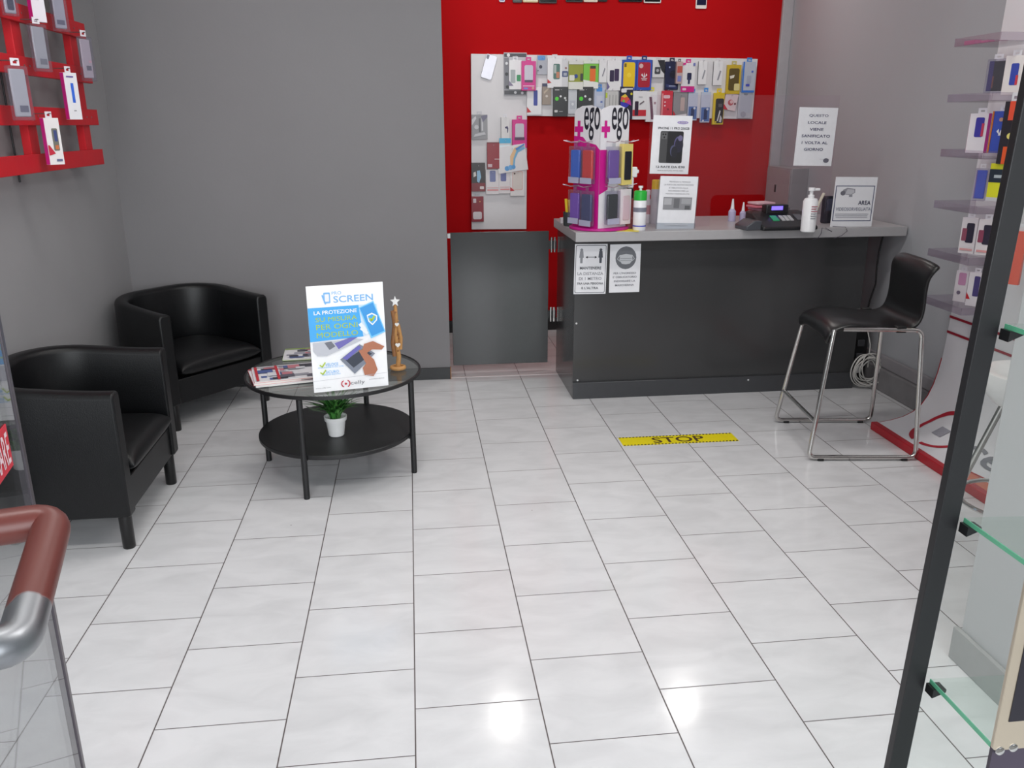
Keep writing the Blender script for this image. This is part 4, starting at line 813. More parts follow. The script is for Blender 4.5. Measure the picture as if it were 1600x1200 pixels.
# ------------------------------------------------------------------ rotating stand on the counter
ZT = 0.935
fc = onZ(934, 358, ZT+0.012); s_ = 0.200; A_ = math.radians(60)
R2 = Matrix.Rotation(-A_, 3, 'Z'); cen = Vector((fc.x, fc.y, 0))-(R2 @ Vector((s_/2, -s_/2, 0)))
es = thing('rotating_stand', 'white and magenta cardboard rotating stand of phone accessories on the counter', 'display stand', (cen.x, cen.y, ZT), -A_)
hgt = onY(933, 166, fc.y).z-ZT
STW = M((232, 230, 234), 0.4); MAG = (206, 24, 140)
MB().lathe([(0.155, 0.0), (0.16, 0.003), (0.16, 0.012), (0.155, 0.014)], M((196, 30, 140), 0.4), 40).build('base', es)
def panel_poly():
    p = [(-s_/2, 0.014), (s_/2, 0.014), (s_/2, hgt-0.04)]
    for k in range(1, 7): a = PI/2*k/6; p.append((s_/2-0.035+0.035*math.cos(a), hgt-0.04+0.035*math.sin(a)))
    p += [(0.03, hgt+0.006), (-0.04, hgt+0.004)]
    for k in range(0, 7): a = PI/2+PI/2*k/6; p.append((-s_/2+0.035+0.035*math.cos(a), hgt-0.04+0.035*math.sin(a)))
    return p
for k in range(4):
    pn = MB().prism(panel_poly(), -s_/2, -s_/2+0.003, STW).build('panel', es, rot=(0, 0, PI/2*k))
    if k == 0:
        draw(pn, s_, hgt, [('p', [(0, 0.02), (1, 0.02), (1, .66), (.85, .70), (.5, .72), (.35, .76), (0, .77)], MAG), 
            ('p', [(.02, .845), (.13, .845), (.13, .89), (.24, .89), (.24, .845), (.35, .845), (.35, .80), (.24, .80), (.24, .755), (.13, .755), (.13, .80), (.02, .80)], MAG),
            ('t', 'ego', .68, .865, .60, .26, 0.008, (34, 34, 46))], y=-s_/2-0.0005, x0=-s_/2, z0=0)
    if k == 1:
        draw(pn, s_, hgt, [('r', .0, .38, .25, .66, MAG), ('p', [(.0, .30), (.3, .34), (.3, .40), (.0, .42)], MAG), ('r', .25, .40, .7, .44, MAG),
            ('p', [(.03, .845), (.13, .845), (.13, .89), (.22, .89), (.22, .845), (.32, .845), (.32, .80), (.22, .80), (.22, .755), (.13, .755), (.13, .80), (.03, .80)], MAG),
            ('t', 'ego', .66, .865, .58, .26, 0.008, (34, 34, 46))], y=-s_/2-0.0005, x0=-s_/2, z0=0)
WIRE = M((196, 180, 190), 0.3, 0.6)
for z in (0.450, 0.228):
    for k in range(2):
        for xx in (-0.055, 0.045):
            MB().tube([(xx, -s_/2, z), (xx, -s_/2-0.06, z-0.004), (xx, -s_/2-0.095, z+0.006)], 0.0022, WIRE, 8).build('prong', es, rot=(0, 0, PI/2*k))
    for sgn in (-1, 1):
        pts = [Vector((0, 0, z)), Vector((sgn*0.16, 0, z-0.006)), Vector((sgn*0.20, 0, z+0.004))]
        o = MB().tube(pts, 0.0026, WIRE, 8).build('prong', es, rot=(0, 0, A_))
MI = Matrix.Translation((cen.x, cen.y, ZT)) @ Matrix.Rotation(-A_, 4, 'Z')
def stand_item(label, k, x, z, w_, h_, col, case=None, clear=True, name='phone_case_pack'):
    L = Matrix.Rotation(PI/2*k, 4, 'Z') @ Matrix.Translation((x, -s_/2-0.028, z)); Wm = MI @ L
    t = thing(name, label, 'package', Wm.translation, -A_+PI/2*k, 'phone case packs on the rotating stand')
    if clear:
        MB().box((-w_/2, -0.014, 0), (w_/2, 0.014, h_), CLEAR2).build('blister', t, bevel=0.004)
        MB().prism(rr(-w_/2*0.8, 0.022, w_/2*0.8, h_*0.9, 0.008), -0.007, 0.007, M(col, 0.45)).build('phone_case', t, bevel=0.002)
        MB().box((-w_/2, -0.0150, 0.0), (w_/2, -0.0142, 0.03), M((176, 176, 200), 0.4)).build('label', t)
    else:
        MB().box((-w_/2, -0.012, 0), (w_/2, 0.012, h_), M(col, 0.4)).build('box', t, bevel=0.001)
        MB().prism(rr(-w_/2*0.6, h_*0.12, w_/2*0.7, h_*0.82, 0.006), -0.016, -0.012, M(case, 0.35)).build('phone_case', t, bevel=0.002)
    MB().box((-0.012, -0.0006, h_), (0.012, 0.0006, h_+0.018), CLEAR).build('hang_tab', t)
stand_item('bright blue phone case on the upper left of rotating stand', 0, -0.052, 0.240, 0.082, 0.185, (50, 110, 214))
stand_item('red phone case on the upper left of rotating stand', 0, 0.042, 0.240, 0.088, 0.185, (226, 60, 50))
stand_item('purple phone case on the lower left of rotating stand', 0, -0.052, 0.03, 0.082, 0.175, (130, 80, 190))
stand_item('navy phone case on the lower left of rotating stand', 0, 0.042, 0.025, 0.09, 0.18, (64, 72, 116))
stand_item('lilac phone case on the upper right of rotating stand', 1, -0.03, 0.240, 0.085, 0.185, (120, 84, 170))
stand_item('yellow box with black case on the upper right of rotating stand', 1, 0.058, 0.232, 0.074, 0.205, (226, 206, 120), (30, 32, 40), clear=False)
stand_item('black phone case on the lower right of rotating stand', 1, -0.03, 0.035, 0.085, 0.17, (30, 40, 40))
stand_item('pale pink box on the lower right of rotating stand', 1, 0.058, 0.03, 0.074, 0.18, (224, 214, 220), (206, 180, 190), clear=False)

# ------------------------------------------------------------------ things on the counter
def bottle(name, label, px, py, prof, mat, parts=(), zoff=0.0, n=28):
    p = onZ(px, py, ZT); t = thing(name, label, 'bottle', (p.x, p.y+0.02, ZT+zoff))
    MB().lathe(prof, mat, n).build('body', t)
    for nm, pr, mt in parts: MB().lathe(pr, mt, n).build(nm, t)
    return t
WP = M((238, 238, 240), 0.3)
t = bottle('spray_bottle', 'trigger spray bottle with white head and black collar behind the green can', 983, 357, [(0.030, 0), (0.033, 0.004), (0.033, 0.13), (0.026, 0.155), (0.016, 0.165)], glass((224, 190, 190), 0.06, 0.2, (210, 170, 170)),
    [('liquid', [(0.029, 0.004), (0.029, 0.05)], M((186, 60, 60), 0.3)), ('collar', [(0.021, 0.155), (0.021, 0.205), (0.015, 0.21)], M((20, 20, 22), 0.4))])
b = MB().box((-0.016, -0.014, 0.21), (0.018, 0.014, 0.265), WP); b.box((-0.012, -0.012, 0.265), (0.036, 0.012, 0.318), WP); b.box((0.030, -0.008, 0.285), (0.046, 0.008, 0.305), WP); b.build('trigger', t, bevel=0.006)
t = bottle('spray_can', 'white aerosol can with bright green cap on the counter', 1000, 360, [(0.032, 0), (0.034, 0.004), (0.034, 0.150), (0.030, 0.156)], M((232, 232, 236), 0.3),
    [('cap', [(0.0335, 0.155), (0.034, 0.158), (0.034, 0.198), (0.028, 0.203), (0.012, 0.204)], M((40, 176, 60), 0.35)), ('nozzle', [(0.007, 0.203), (0.007, 0.216), (0.012, 0.217), (0.012, 0.227)], WP), ('label', [(0.0346, 0.02), (0.0346, 0.026)], M((60, 70, 190), 0.4)), ('label', [(0.0346, 0.095), (0.0346, 0.118)], M((120, 122, 136), 0.4))])
t = bottle('glue_bottle', 'small white bottle right of the green capped can', 1012, 349, [(0.020, 0), (0.022, 0.004), (0.022, 0.12), (0.012, 0.135), (0.012, 0.16)], M((228, 226, 228), 0.35), [('cap', [(0.014, 0.155), (0.014, 0.18), (0.010, 0.183)], WP), ('label', [(0.0225, 0.05), (0.0225, 0.10)], M((206, 150, 156), 0.4))])
t = bottle('cleaner_bottle', 'grey bottle with yellow cap beside the sheet stand', 1024, 350, [(0.024, 0), (0.026, 0.004), (0.026, 0.185), (0.022, 0.195)], M((196, 196, 200), 0.35), [('cap', [(0.024, 0.19), (0.024, 0.235), (0.020, 0.24)], M((236, 196, 40), 0.35))])
t = bottle('paper_roll', 'white paper roll just right of the rotating stand', 976, 350, [(0.036, 0), (0.037, 0.14), (0.034, 0.143)], M((234, 232, 234), 0.7)); t['category'] = 'paper roll'
for px, lab in ((1145, 'taller small dropper bottle seen through the plexiglass opening'), (1162, 'shorter small dropper bottle left of the card terminal')):
    s = 1.0 if px < 1150 else 0.85
    bottle('dropper_bottle', lab, px, 346, [(0.020*s, 0), (0.021*s, 0.003), (0.021*s, 0.055*s), (0.010*s, 0.07*s)], M((190, 184, 214), 0.3), [('cap', [(0.011*s, 0.068*s), (0.008*s, 0.095*s), (0.004*s, 0.125*s)], WP)])
p = onZ(1266, 363, ZT)
t = thing('pump_bottle', 'white hand gel pump bottle standing in front of the terminal', 'bottle', (p.x, p.y+0.03, ZT))
MB().lathe([(0.034, 0), (0.037, 0.004), (0.037, 0.155), (0.030, 0.168), (0.015, 0.172)], WP, 32).build('body', t)
MB().lathe([(0.015, 0.17), (0.016, 0.185), (0.009, 0.187), (0.009, 0.205), (0.017, 0.207), (0.017, 0.222)], WP, 20).build('pump', t)
MB().box((0.0, -0.009, 0.207), (0.042, 0.009, 0.219), WP).build('spout', t, bevel=0.003)
b = MB()
for i in range(6): b.box((-0.010, -0.0386, 0.128-0.012*i), (0.016 if i % 2 else 0.022, -0.0366, 0.132-0.012*i), M((170, 90, 100) if i < 3 else (150, 150, 156), 0.5))
b.build('label', t)
# pen holder with yellow scissors, grey block
p = onZ(886, 352, ZT); t = thing('pen_cup', 'dark cup holding yellow handled scissors left of the rotating stand', 'pen holder', (p.x+0.01, p.y-0.02, ZT))
MB().lathe([(0.030, 0), (0.034, 0.003), (0.036, 0.075), (0.032, 0.075), (0.030, 0.01)], M((56, 60, 62), 0.4), 24).build('cup', t)
MB().tube([(-0.012, 0, 0.03), (-0.018, 0, 0.10), (-0.022, 0, 0.145)], 0.008, M((236, 206, 40), 0.4), 10).build('scissor_handle', t)
MB().tube([(0.004, 0, 0.03), (0.002, 0, 0.10), (-0.004, 0, 0.14)], 0.008, M((236, 206, 40), 0.4), 10).build('scissor_handle', t)
p = onZ(875, 347, ZT); t = thing('desk_item', 'small pale grey desk item at left end of the counter top', 'desk item', (p.x+0.03, p.y-0.06, ZT))
MB().prism([(-0.04, 0), (0.05, 0), (0.05, 0.03), (0.02, 0.055), (0.0, 0.035), (-0.04, 0.03)], -0.02, 0.02, M((206, 200, 204), 0.45)).build('body', t, bevel=0.003)
# coloured flyers around the stand's foot
p = onZ(975, 356, ZT)
t = thing('paper_flyer', 'yellow flyer lying under the right side of rotating stand', 'flyer', (cen.x+0.09, cen.y-0.10, ZT), -0.3)
MB().box((-0.02, -0.05, 0), (0.10, 0.05, 0.0012), M((226, 206, 60), 0.5)).build('sheet', t)
# card terminal / till with glowing display
a, b_ = onZ(1158, 359, ZT), onZ(1256, 361, ZT)
t = thing('cash_register', 'black till with glowing violet display on the right of counter', 'cash register', ((a.x+b_.x)/2+0.085, 4.315, ZT), math.radians(4))
WBK = M((26, 27, 30), 0.3)
wv = 0.155
prof = [(-0.11, 0.0), (0.11, 0.0), (0.11, 0.085), (0.03, 0.075), (-0.06, 0.040), (-0.11, 0.018)]
vs = [(-wv, y, z) for y, z in prof]+[(wv, y, z) for y, z in prof]; n = len(prof)
MB().add(vs, [tuple(range(n-1, -1, -1)), tuple(n+i for i in range(n))]+[(i, (i+1) % n, n+(i+1) % n, n+i) for i in range(n)], WBK).build('body', t, bevel=0.006)
def onslope(x0, x1, y0, y1, mat, nm, lift=0.004):
    z = lambda y: 0.040+(y+0.06)*(0.035/0.09); b = MB()
    b.add([(x0, y0, z(y0)+lift), (x1, y0, z(y0)+lift), (x1, y1, z(y1)+lift), (x0, y1, z(y1)+lift), (x0, y0, z(y0)-0.002), (x1, y0, z(y0)-0.002), (x1, y1, z(y1)-0.002), (x0, y1, z(y1)-0.002)], [(0, 1, 2, 3), (4, 7, 6, 5), (0, 4, 5, 1), (1, 5, 6, 2), (2, 6, 7, 3), (3, 7, 4, 0)], mat)
    b.build(nm, t)
onslope(-0.07, -0.035, -0.05, 0.0, M((40, 150, 100), 0.4), 'green_keys')
for i in range(3): onslope(-0.02+0.024*i, -0.001+0.024*i, -0.05, 0.0, M((170, 170, 172), 0.4), 'key_block')
onslope(0.07, 0.11, -0.05, 0.01, M((90, 90, 96), 0.4), 'key_block')
b = MB().box((-0.075, 0.03, 0.07), (0.055, 0.085, 0.120), WBK, None); b.build('display_housing', t, bevel=0.006)
MB().box((-0.045, 0.0285, 0.092), (0.020, 0.030, 0.113), emis((120, 100, 235), 1.3)).build('display', t)
MB().prism([(-0.235, 0.0), (-0.15, 0.0), (-0.15, 0.05), (-0.19, 0.05), (-0.235, 0.022)], -0.08, 0.06, M((70, 72, 78), 0.3)).build('paper_slot', t, bevel=0.005)
t = thing('paper_stack', 'crumpled pink and white papers behind the till', 'papers', (1.975, 4.66, ZT), 0.2)
rnd = random.Random(9)
for i in range(7):
    c = rnd.choice([(214, 180, 186), (206, 110, 126), (226, 220, 224), (176, 130, 150)])
    x, y = rnd.uniform(-0.03, 0.03), rnd.uniform(-0.03, 0.03)
    MB().box((-0.06+x*0.6, -0.05+y, 0.016*i), (0.06+x*0.6, 0.05+y, 0.016*i+0.012), M(c, 0.6)).build('sheet_bundle', t, bevel=0.003)
# beige cable ties / dark headset by the surveillance sign
t = thing('handset', 'dark handset standing left of the surveillance sign', 'handset', (2.305, 4.50, ZT), 0.3)
MB().prism(rr(-0.03, 0, 0.03, 0.15, 0.012), -0.015, 0.015, M((24, 26, 40), 0.35)).build('body', t, bevel=0.004)
MB().prism(rr(-0.022, 0.07, 0.022, 0.135, 0.004), -0.017, -0.015, M((60, 64, 84), 0.15)).build('screen', t)
t = thing('plastic_scraper', 'beige curved plastic strip behind the pump bottle', 'plastic strip', (2.20, 4.415, ZT))
MB().tube([(0, 0, 0.0), (-0.006, 0, 0.06), (0.012, 0, 0.12), (0.034, 0, 0.172)], 0.008, M((206, 196, 180), 0.4), 8).build('strip', t)
t = thing('thin_cable', 'thin dark cable looping over the counter edge by the surveillance sign', 'cable')
pts = [onZ(1290, 356, ZT+0.003), onZ(1300, 362, ZT+0.003)]; pts += [Vector((2.17, 4.27, ZT+0.003)), Vector((2.165, 4.262, 0.91)), Vector((2.15, 4.262, 0.885)), Vector((2.12, 4.262, 0.878))]
MB().tube(pts, 0.0015, M((60, 50, 70), 0.5), 6).build('cord', t)
pts = [Vector((2.26, 4.33, ZT+0.003)), Vector((2.31, 4.285, ZT+0.003)), Vector((2.31, 4.262, 0.92)), Vector((2.28, 4.262, 0.895)), Vector((2.24, 4.262, 0.882))]
MB().tube(pts, 0.0015, M((60, 50, 70), 0.5), 6).build('cord', t)

# cables and power strip in the gap right of the counter
t = thing('power_strip', 'black upright power strip in the gap between counter and right wall', 'power strip', (2.565, 4.47, 0))
MB().box((-0.05, -0.03, 0.0), (0.05, 0.03, 0.36), M((16, 16, 18), 0.4)).build('body', t, bevel=0.006)
for z in (0.07, 0.15, 0.23):
    MB().box((-0.022, -0.045, z), (0.022, -0.03, z+0.04), M((60, 60, 64) if z > 0.1 else (190, 190, 190), 0.4)).build('plug', t, bevel=0.004)
t = thing('cable_coil', 'tangle of white cable lying on floor at the counter corner', 'cable')
c = Vector((2.575, 4.345, 0.115)); rnd = random.Random(2)
for k in range(8):
    rx, rz_ = rnd.uniform(0.045, 0.085), rnd.uniform(0.06, 0.10); ox, oz = rnd.uniform(-0.02, 0.012), rnd.uniform(-0.01, 0.015); til = rnd.uniform(-0.5, 0.5)
    pts = []
    for i in range(33):
        a = 2*PI*i/32; x, z = rx*math.cos(a), rz_*math.sin(a)
        pts.append((c.x+ox+x*math.cos(til)-z*math.sin(til), c.y-0.004*k+0.01*math.sin(2*a), max(0.006, c.z+oz+x*math.sin(til)+z*math.cos(til))))
    MB().tube(pts, 0.0035, M((200, 198, 194), 0.45), 8).build('cable_loop', t)
MB().tube([(2.59, 4.37, 0.12), (2.60, 4.39, 0.25), (2.58, 4.42, 0.36), (2.575, 4.42, 0.43)], 0.0035, M((200, 198, 194), 0.45), 8).build('cable_end', t)
t = thing('hanging_cable', 'black cable hanging from the worktop to the power strip', 'cable')
MB().tube([(2.60, 4.40, 0.885), (2.592, 4.41, 0.78), (2.585, 4.40, 0.70), (2.597, 4.41, 0.60), (2.58, 4.42, 0.50), (2.575, 4.44, 0.36)], 0.005, M((20, 20, 22), 0.5), 8).build('cord', t)

# ------------------------------------------------------------------ curved display on the right
RP = [(2.262, 0.0), (2.262, 0.03), (2.30, 0.034), (2.36, 0.043), (2.42, 0.058), (2.47, 0.082), (2.51, 0.118), (2.538, 0.165), (2.558, 0.22), (2.572, 0.285), (2.582, 0.36), (2.588, 0.45), (2.592, 0.56), (2.597, 0.9), (2.605, 1.3), (2.617, 1.7), (2.628, 2.3)]
YA, YC = 2.50, 3.706
cd = thing('curved_display', 'white curved accessory display with red front edge against the right wall', 'display', (0, 0, 0))
n = len(RP); vs = []
for y in (YC, YA):
    for x, z in RP[1:]: vs.append((x, y, z))
    for x, z in reversed(RP[1:]): vs.append((x+0.016, y, max(0.004, z-0.012)))
m_ = len(vs)//2
MB().add(vs, [tuple(range(m_)), tuple(range(2*m_-1, m_-1, -1))]+[(i, i+m_, (i+1) % m_+m_, (i+1) % m_) for i in range(m_)], M((226, 226, 230), 0.3, var=0.03, scale=2)).build('panel', cd, ang=25)
MB().box((2.252, YA, 0.0), (2.285, YC, 0.04), M((176, 16, 34), 0.35)).build('front_edge', cd, bevel=0.003)
vs = []
for x, z in RP[2:11]: vs += [(x-0.002, YC+0.001, z), (x-0.002, YC+0.004, z), (x+0.006, YC+0.004, z-0.004), (x+0.006, YC+0.001, z-0.004)]
k = len(RP)-2
MB().add(vs, [(4*i+j, 4*i+(j+1) % 4, 4*i+4+(j+1) % 4, 4*i+4+j) for i in range(8) for j in range(4)], M((176, 16, 34), 0.35)).build('side_trim', cd)
arc = [0]
for (x0, z0), (x1, z1) in zip(RP[1:], RP[2:]): arc.append(arc[-1]+math.hypot(x1-x0, z1-z0))
def on_ramp(s, lift):
    for i in range(len(arc)-1):
        if s <= arc[i+1] or i == len(arc)-2:
            f = (s-arc[i])/(arc[i+1]-arc[i]); (x0, z0), (x1, z1) = RP[i+1], RP[i+2]
            tx, tz = (x1-x0), (z1-z0); L = math.hypot(tx, tz); return Vector((x0+tx*f-tz/L*lift, 0, z0+tz*f+tx/L*lift))
def ramp_warp(p):   # local x -> along -Y from the far edge, z -> arc length, y -> lift
    q = on_ramp(p.z, -p.y+0.0005); return Vector((q.x, YC-p.x, q.z))
draw(cd, 1.0, 1.0, [
    ('ring', .265, .19, .135, .022, 95, 262, (176, 20, 44)), ('ring', .285, .19, .135, .022, -85, 82, (176, 20, 44)), ('p', [(.235, .165), (.30, .165), (.30, .225), (.235, .225)], (150, 150, 160)),
    ('l', [(.0, .66), (1.2, .66)], .012, (150, 20, 44)), ('l', [(.0, .735), (1.2, .735)], .012, (150, 20, 44)),
    ('r', .62, .02, .98, .075, (206, 120, 96)),
    ('t', 'celly', .72, .185, .52, .17, 0.01, (130, 130, 138)), ('l', [(.66, .075), (.84, .10)], .010, (176, 60, 60))], y=-0.0008, warp=ramp_warp)

# clear shelf trays sticking out of the display
tr_lab = ['topmost clear tray on the curved display', 'second clear tray from the top on the curved display', 'third clear tray from the top on the curved display', 'fourth clear tray from the top on the curved display', 'fifth clear tray from the top, behind the bar stool', 'lowest clear tray on the curved display']
TRC = glass((243, 240, 244), 0.07, 0.05, (200, 190, 200), 0.1)
for i, z in enumerate((1.785, 1.556, 1.324, 1.097, 0.877, 0.655)):
    t = thing('clear_tray', tr_lab[i], 'tray', (2.378+0.004*i, 3.66, z), group='clear trays on the curved display')
    L = 0.205
    MB().box((0, -0.30, 0), (L, 0, 0.003), TRC).build('base', t)
    b = MB().box((0, -0.003, 0.003), (L, 0, 0.034), TRC); b.box((0, -0.30, 0.003), (L, -0.297, 0.034), TRC); b.box((0, -0.297, 0.003), (0.003, -0.003, 0.034), TRC); b.build('rim', t)
    if i == 0:
        for k in range(3): MB().box((0.025+0.06*k, -0.10, 0.004), (0.055+0.06*k, -0.03, 0.022), M((190, 110, 150), 0.4)).build('label', t)
PLn = lambda x, y: onX(x, y, 2.475)
RG = 'packages hanging on the curved display'
RZ = math.radians(-55)
RK = [((1541, 88, 1573, 143), (40, 38, 44), [('r', 0, 0, .3, 1, (60, 50, 110)), ('r', .3, .1, .4, .5, (120, 70, 60))], 'black box with purple stripe, left of two at the top of curved display'),
      ((1570, 82, 1600, 145), (232, 226, 224), [('rr', .35, .25, .75, .8, (50, 70, 170)), ('rr', .65, .25, .78, .5, (210, 60, 70))], 'white box with blue phone at the top of curved display'),
      ((1514, 172, 1548, 236), (232, 228, 232), [('rr', .3, .4, .7, .9, (60, 56, 160)), ('r', .6, .42, .72, .75, (200, 60, 90)), ('r', .86, 0, 1, 1, (160, 30, 120))], 'white box with magenta edge on the second level of curved display'),
      ((1549, 168, 1582, 236), (56, 80, 180), [('p', [(.4, .42), (.6, .42), (.5, .56)], WB), ('p', [(.3, .52), (.44, .44), (.4, .58)], WB), ('p', [(.7, .52), (.56, .44), (.6, .58)], WB), ('r', 0, 0, .08, 1, (200, 110, 40)), ('o', .45, .8, .1, (196, 150, 130))], 'blue box with white leaf mark on the curved display'),
      ((1566, 150, 1592, 252), (34, 30, 40), [('r', .3, .7, .9, 1, (230, 80, 50)), ('r', .3, 0, .8, .28, (230, 90, 40)), ('o', .6, .45, .2, (230, 220, 120))], 'tall orange and black box beside the black showcase post'),
      ((1522, 258, 1543, 312), (70, 96, 214), [('r', 0, 0, .1, 1, (140, 120, 180))], 'blue phone case on the third level of curved display'),
      ((1546, 250, 1572, 312), (226, 226, 40), [('r', 0, .5, 1, .85, (30, 44, 60)), ('r', .3, .62, .8, .7, (180, 190, 196)), ('r', 0, 0, 1, .1, LG)], 'yellow box with dark band on the curved display'),
      ((1502, 334, 1527, 394), (232, 228, 230), [('rr', .35, .3, .85, .85, (44, 38, 60)), ('rr', .1, .35, .4, .7, (150, 80, 100)), ('r', .1, .08, .9, .14, (226, 170, 170))], 'white box with dark phone, left of the pair on the fourth level'),
      ((1528, 337, 1554, 397), (232, 228, 230), [('rr', .35, .3, .85, .85, (44, 38, 60)), ('rr', .08, .35, .4, .7, (150, 70, 96)), ('r', .1, .08, .9, .14, (226, 160, 160))], 'white box with dark phone, right of the pair on the fourth level'),
      ((1493, 418, 1513, 470), (228, 222, 226), [('rr', .25, .55, .85, .95, (206, 150, 186)), ('o', .4, .3, .16, (120, 110, 130))], 'white box with pink picture on the fifth level'),
      ((1513, 420, 1536, 477), (230, 226, 230), [('rr', .4, .3, .8, .9, (70, 60, 120)), ('p', [(0, .2), (.3, .2), (0, .4)], RD)], 'white box with violet phone and red corner on the fifth level'),
      ((1572, 352, 1600, 442), (232, 84, 56), [('r', 0, 0, .2, 1, (210, 50, 36))], 'large orange pack hanging behind the glass showcase'),
      ((1590, 248, 1602, 330), (130, 210, 150), [('r', 0, .0, 1, .2, (60, 66, 60))], 'green pack above the orange pack behind the showcase')]
for i, (rect, base, pt, lab) in enumerate(RK):
    pack('accessory_package', lab, rect, 0, 0.02, base, pt, group=RG, plane=PLn, rz=RZ, clear=(i in (0, 5)), side=MG if i in (2,) else None, wscale=0.92)

# ------------------------------------------------------------------ red pallet on the left wall
pal = thing('red_pallet', 'red painted wooden pallet hung on the left wall as a display rack', 'pallet', (0, 0, 0))
PR = M((200, 14, 30), 0.5, var=0.12, scale=9, bump=0.3, bscale=40)
for z0, z1 in ((1.292, 1.362), (1.470, 1.540), (1.655, 1.722), (1.846, 1.912), (2.03, 2.10), (2.22, 2.29)):
    b = MB()
    j = random.uniform(-0.006, 0.006); b.box((-1.468, 2.9, z0), (-1.450, 4.33+j, z1), PR)
    b.build('slat', pal, bevel=0.002)
for y0, y1 in ((2.98, 3.08), (3.585, 3.685), (4.17, 4.27)):
    MB().box((-1.500, y0+0.01, 1.30), (-1.468, y1-0.01, 2.30), PR).box((-1.566, y0+0.03, 1.31), (-1.500, y1-0.03, 1.35), PR).build('post', pal, bevel=0.002)
b = MB()
for y in (3.61, 3.66, 4.19, 4.25):
    for z in (1.505, 1.69, 1.88): b.cyl((-1.4505, y, z), (-1.449, y, z), 0.004, STEEL, n=8)
b.build('nails', pal)
t = thing('electric_cable', 'black cable hanging down the left wall behind the red pallet', 'cable')
a, b_ = onX(27, 195, -1.56), onX(32, 285, -1.56)
MB().tube([(-1.563, b_.y, 1.75), (-1.563, b_.y, 1.4), (-1.563, b_.y+0.004, b_.z)], 0.004, M((30, 30, 34), 0.5), 8).build('cord', t)
LG_ = 'packages hanging on the red pallet'
PLl = lambda x, y: onX(x, y, -1.405)
LK = [((-2, -40, 26, 21), (170, 170, 178), True, [('rr', .2, .1, .8, .5, (60, 66, 84))], 'clear pack with dark gadget at the top left edge of pallet'),
      ((41, -38, 68, 30), (232, 226, 234), False, [('r', .4, .5, .6, .8, (200, 200, 206))], 'white box with magenta side at the top of the pallet'),
      ((76, -25, 106, 45), (176, 176, 186), True, [('r', .1, .1, .8, .22, (110, 112, 130))], 'clear case pack hanging right of the white topmost box'),
      ((45, 32, 78, 108), (168, 170, 174), True, [('r', .3, .1, .85, .24, (120, 122, 130))], 'clear case pack hanging in the middle of the pallet'),
      ((121, 52, 148, 123), (186, 176, 184), True, [('r', .3, .2, .8, .32, (110, 110, 122)), ('r', .6, .4, .9, .46, (214, 170, 180))], 'clear pinkish case pack at the right edge of pallet'),
      ((10, 96, 50, 184), (180, 182, 186), True, [('r', .3, .1, .85, .24, (110, 112, 126))], 'large clear case pack near the left edge of pallet'),
      ((97, 108, 124, 183), (236, 236, 240), False, [('r', .42, .36, .64, .78, (60, 110, 220)), ('r', .4, .18, .6, .2, GY_), ('r', .15, .9, .7, .93, (110, 90, 160))], 'white box with blue bar and magenta side on the pallet'),
      ((66, 178, 96, 254), (236, 232, 232), False, [('rr', .4, .3, .8, .78, (120, 120, 110)), ('r', .52, .5, .74, .74, (70, 80, 130)), ('r', .5, .33, .74, .42, (206, 120, 80)), ('p', [(0, .2), (.45, .24), (.1, .42), (0, .42)], (200, 50, 70)), ('r', .45, .07, .85, .12, (110, 116, 150))], 'lowest white box with phone picture on the pallet')]
for i, (rect, base, cl, pt, lab) in enumerate(LK):
    x = {0: -1.40, 5: -1.385}.get(i, -1.395)
    t = pack('accessory_package', lab, rect, 0, 0.022, base, pt, group=LG_, plane=lambda a, c, x=x: onX(a, c, x), rz=math.radians(60), wscale=0.86, clear=cl, side=(206, 40, 140) if not cl else None, tab=(230, 226, 232))
    c = t.location; h_ = (rect[3]-rect[1])*((c-CAMP).dot(FWD))/FPX/math.cos(PITCH)
    MB().cyl((-1.45, c.y, c.z+h_/2-0.008), (c.x+0.01, c.y, c.z+h_/2-0.008), 0.002, STEEL, n=8).build('peg', pal)

# ------------------------------------------------------------------ glass showcase on the right
GS = thing('glass_showcase', 'tall glass showcase with black metal posts at the right edge', 'showcase', (0.893, 1.25, 0), rot=(0, math.radians(2.05), 0))
EDG = M((96, 176, 140), 0.2, var=0.1); GL = glass((250, 252, 251), 0.05, 0.01)
PB = M((24, 23, 26), 0.45)
def post(x, y): MB().box((x-0.019, y-0.0085, 0.02), (x+0.019, y+0.0085, 2.0), PB).build('post', GS, bevel=0.0015)
post(0.005, 0.0); post(0.40, 0.0); post(0.40, -0.95)
MB().box((0.026, -0.004, 0.06), (0.38, 0.0, 1.95), GL).box((0.0235, -0.005, 0.06), (0.026, 0.001, 1.95), M((120, 124, 130), 0.2)).build('pane', GS)
for z in (1.152, 0.80, 0.465, 0.06, 1.55):
    b = MB().box((0.032, -0.90, z-0.004), (0.376, -0.012, z+0.004), glass((247, 251, 249), 0.06, 0.015, (215, 235, 225)))
    b.box((0.030, -0.90, z-0.004), (0.032, -0.012, z+0.004), EDG).build('shelf', GS)
    MB().prism([(0.024, z-0.022), (0.05, z-0.010), (0.05, z-0.004), (0.024, z-0.004)], -0.035, -0.012, M((24, 24, 26), 0.4)).build('shelf_clip', GS)

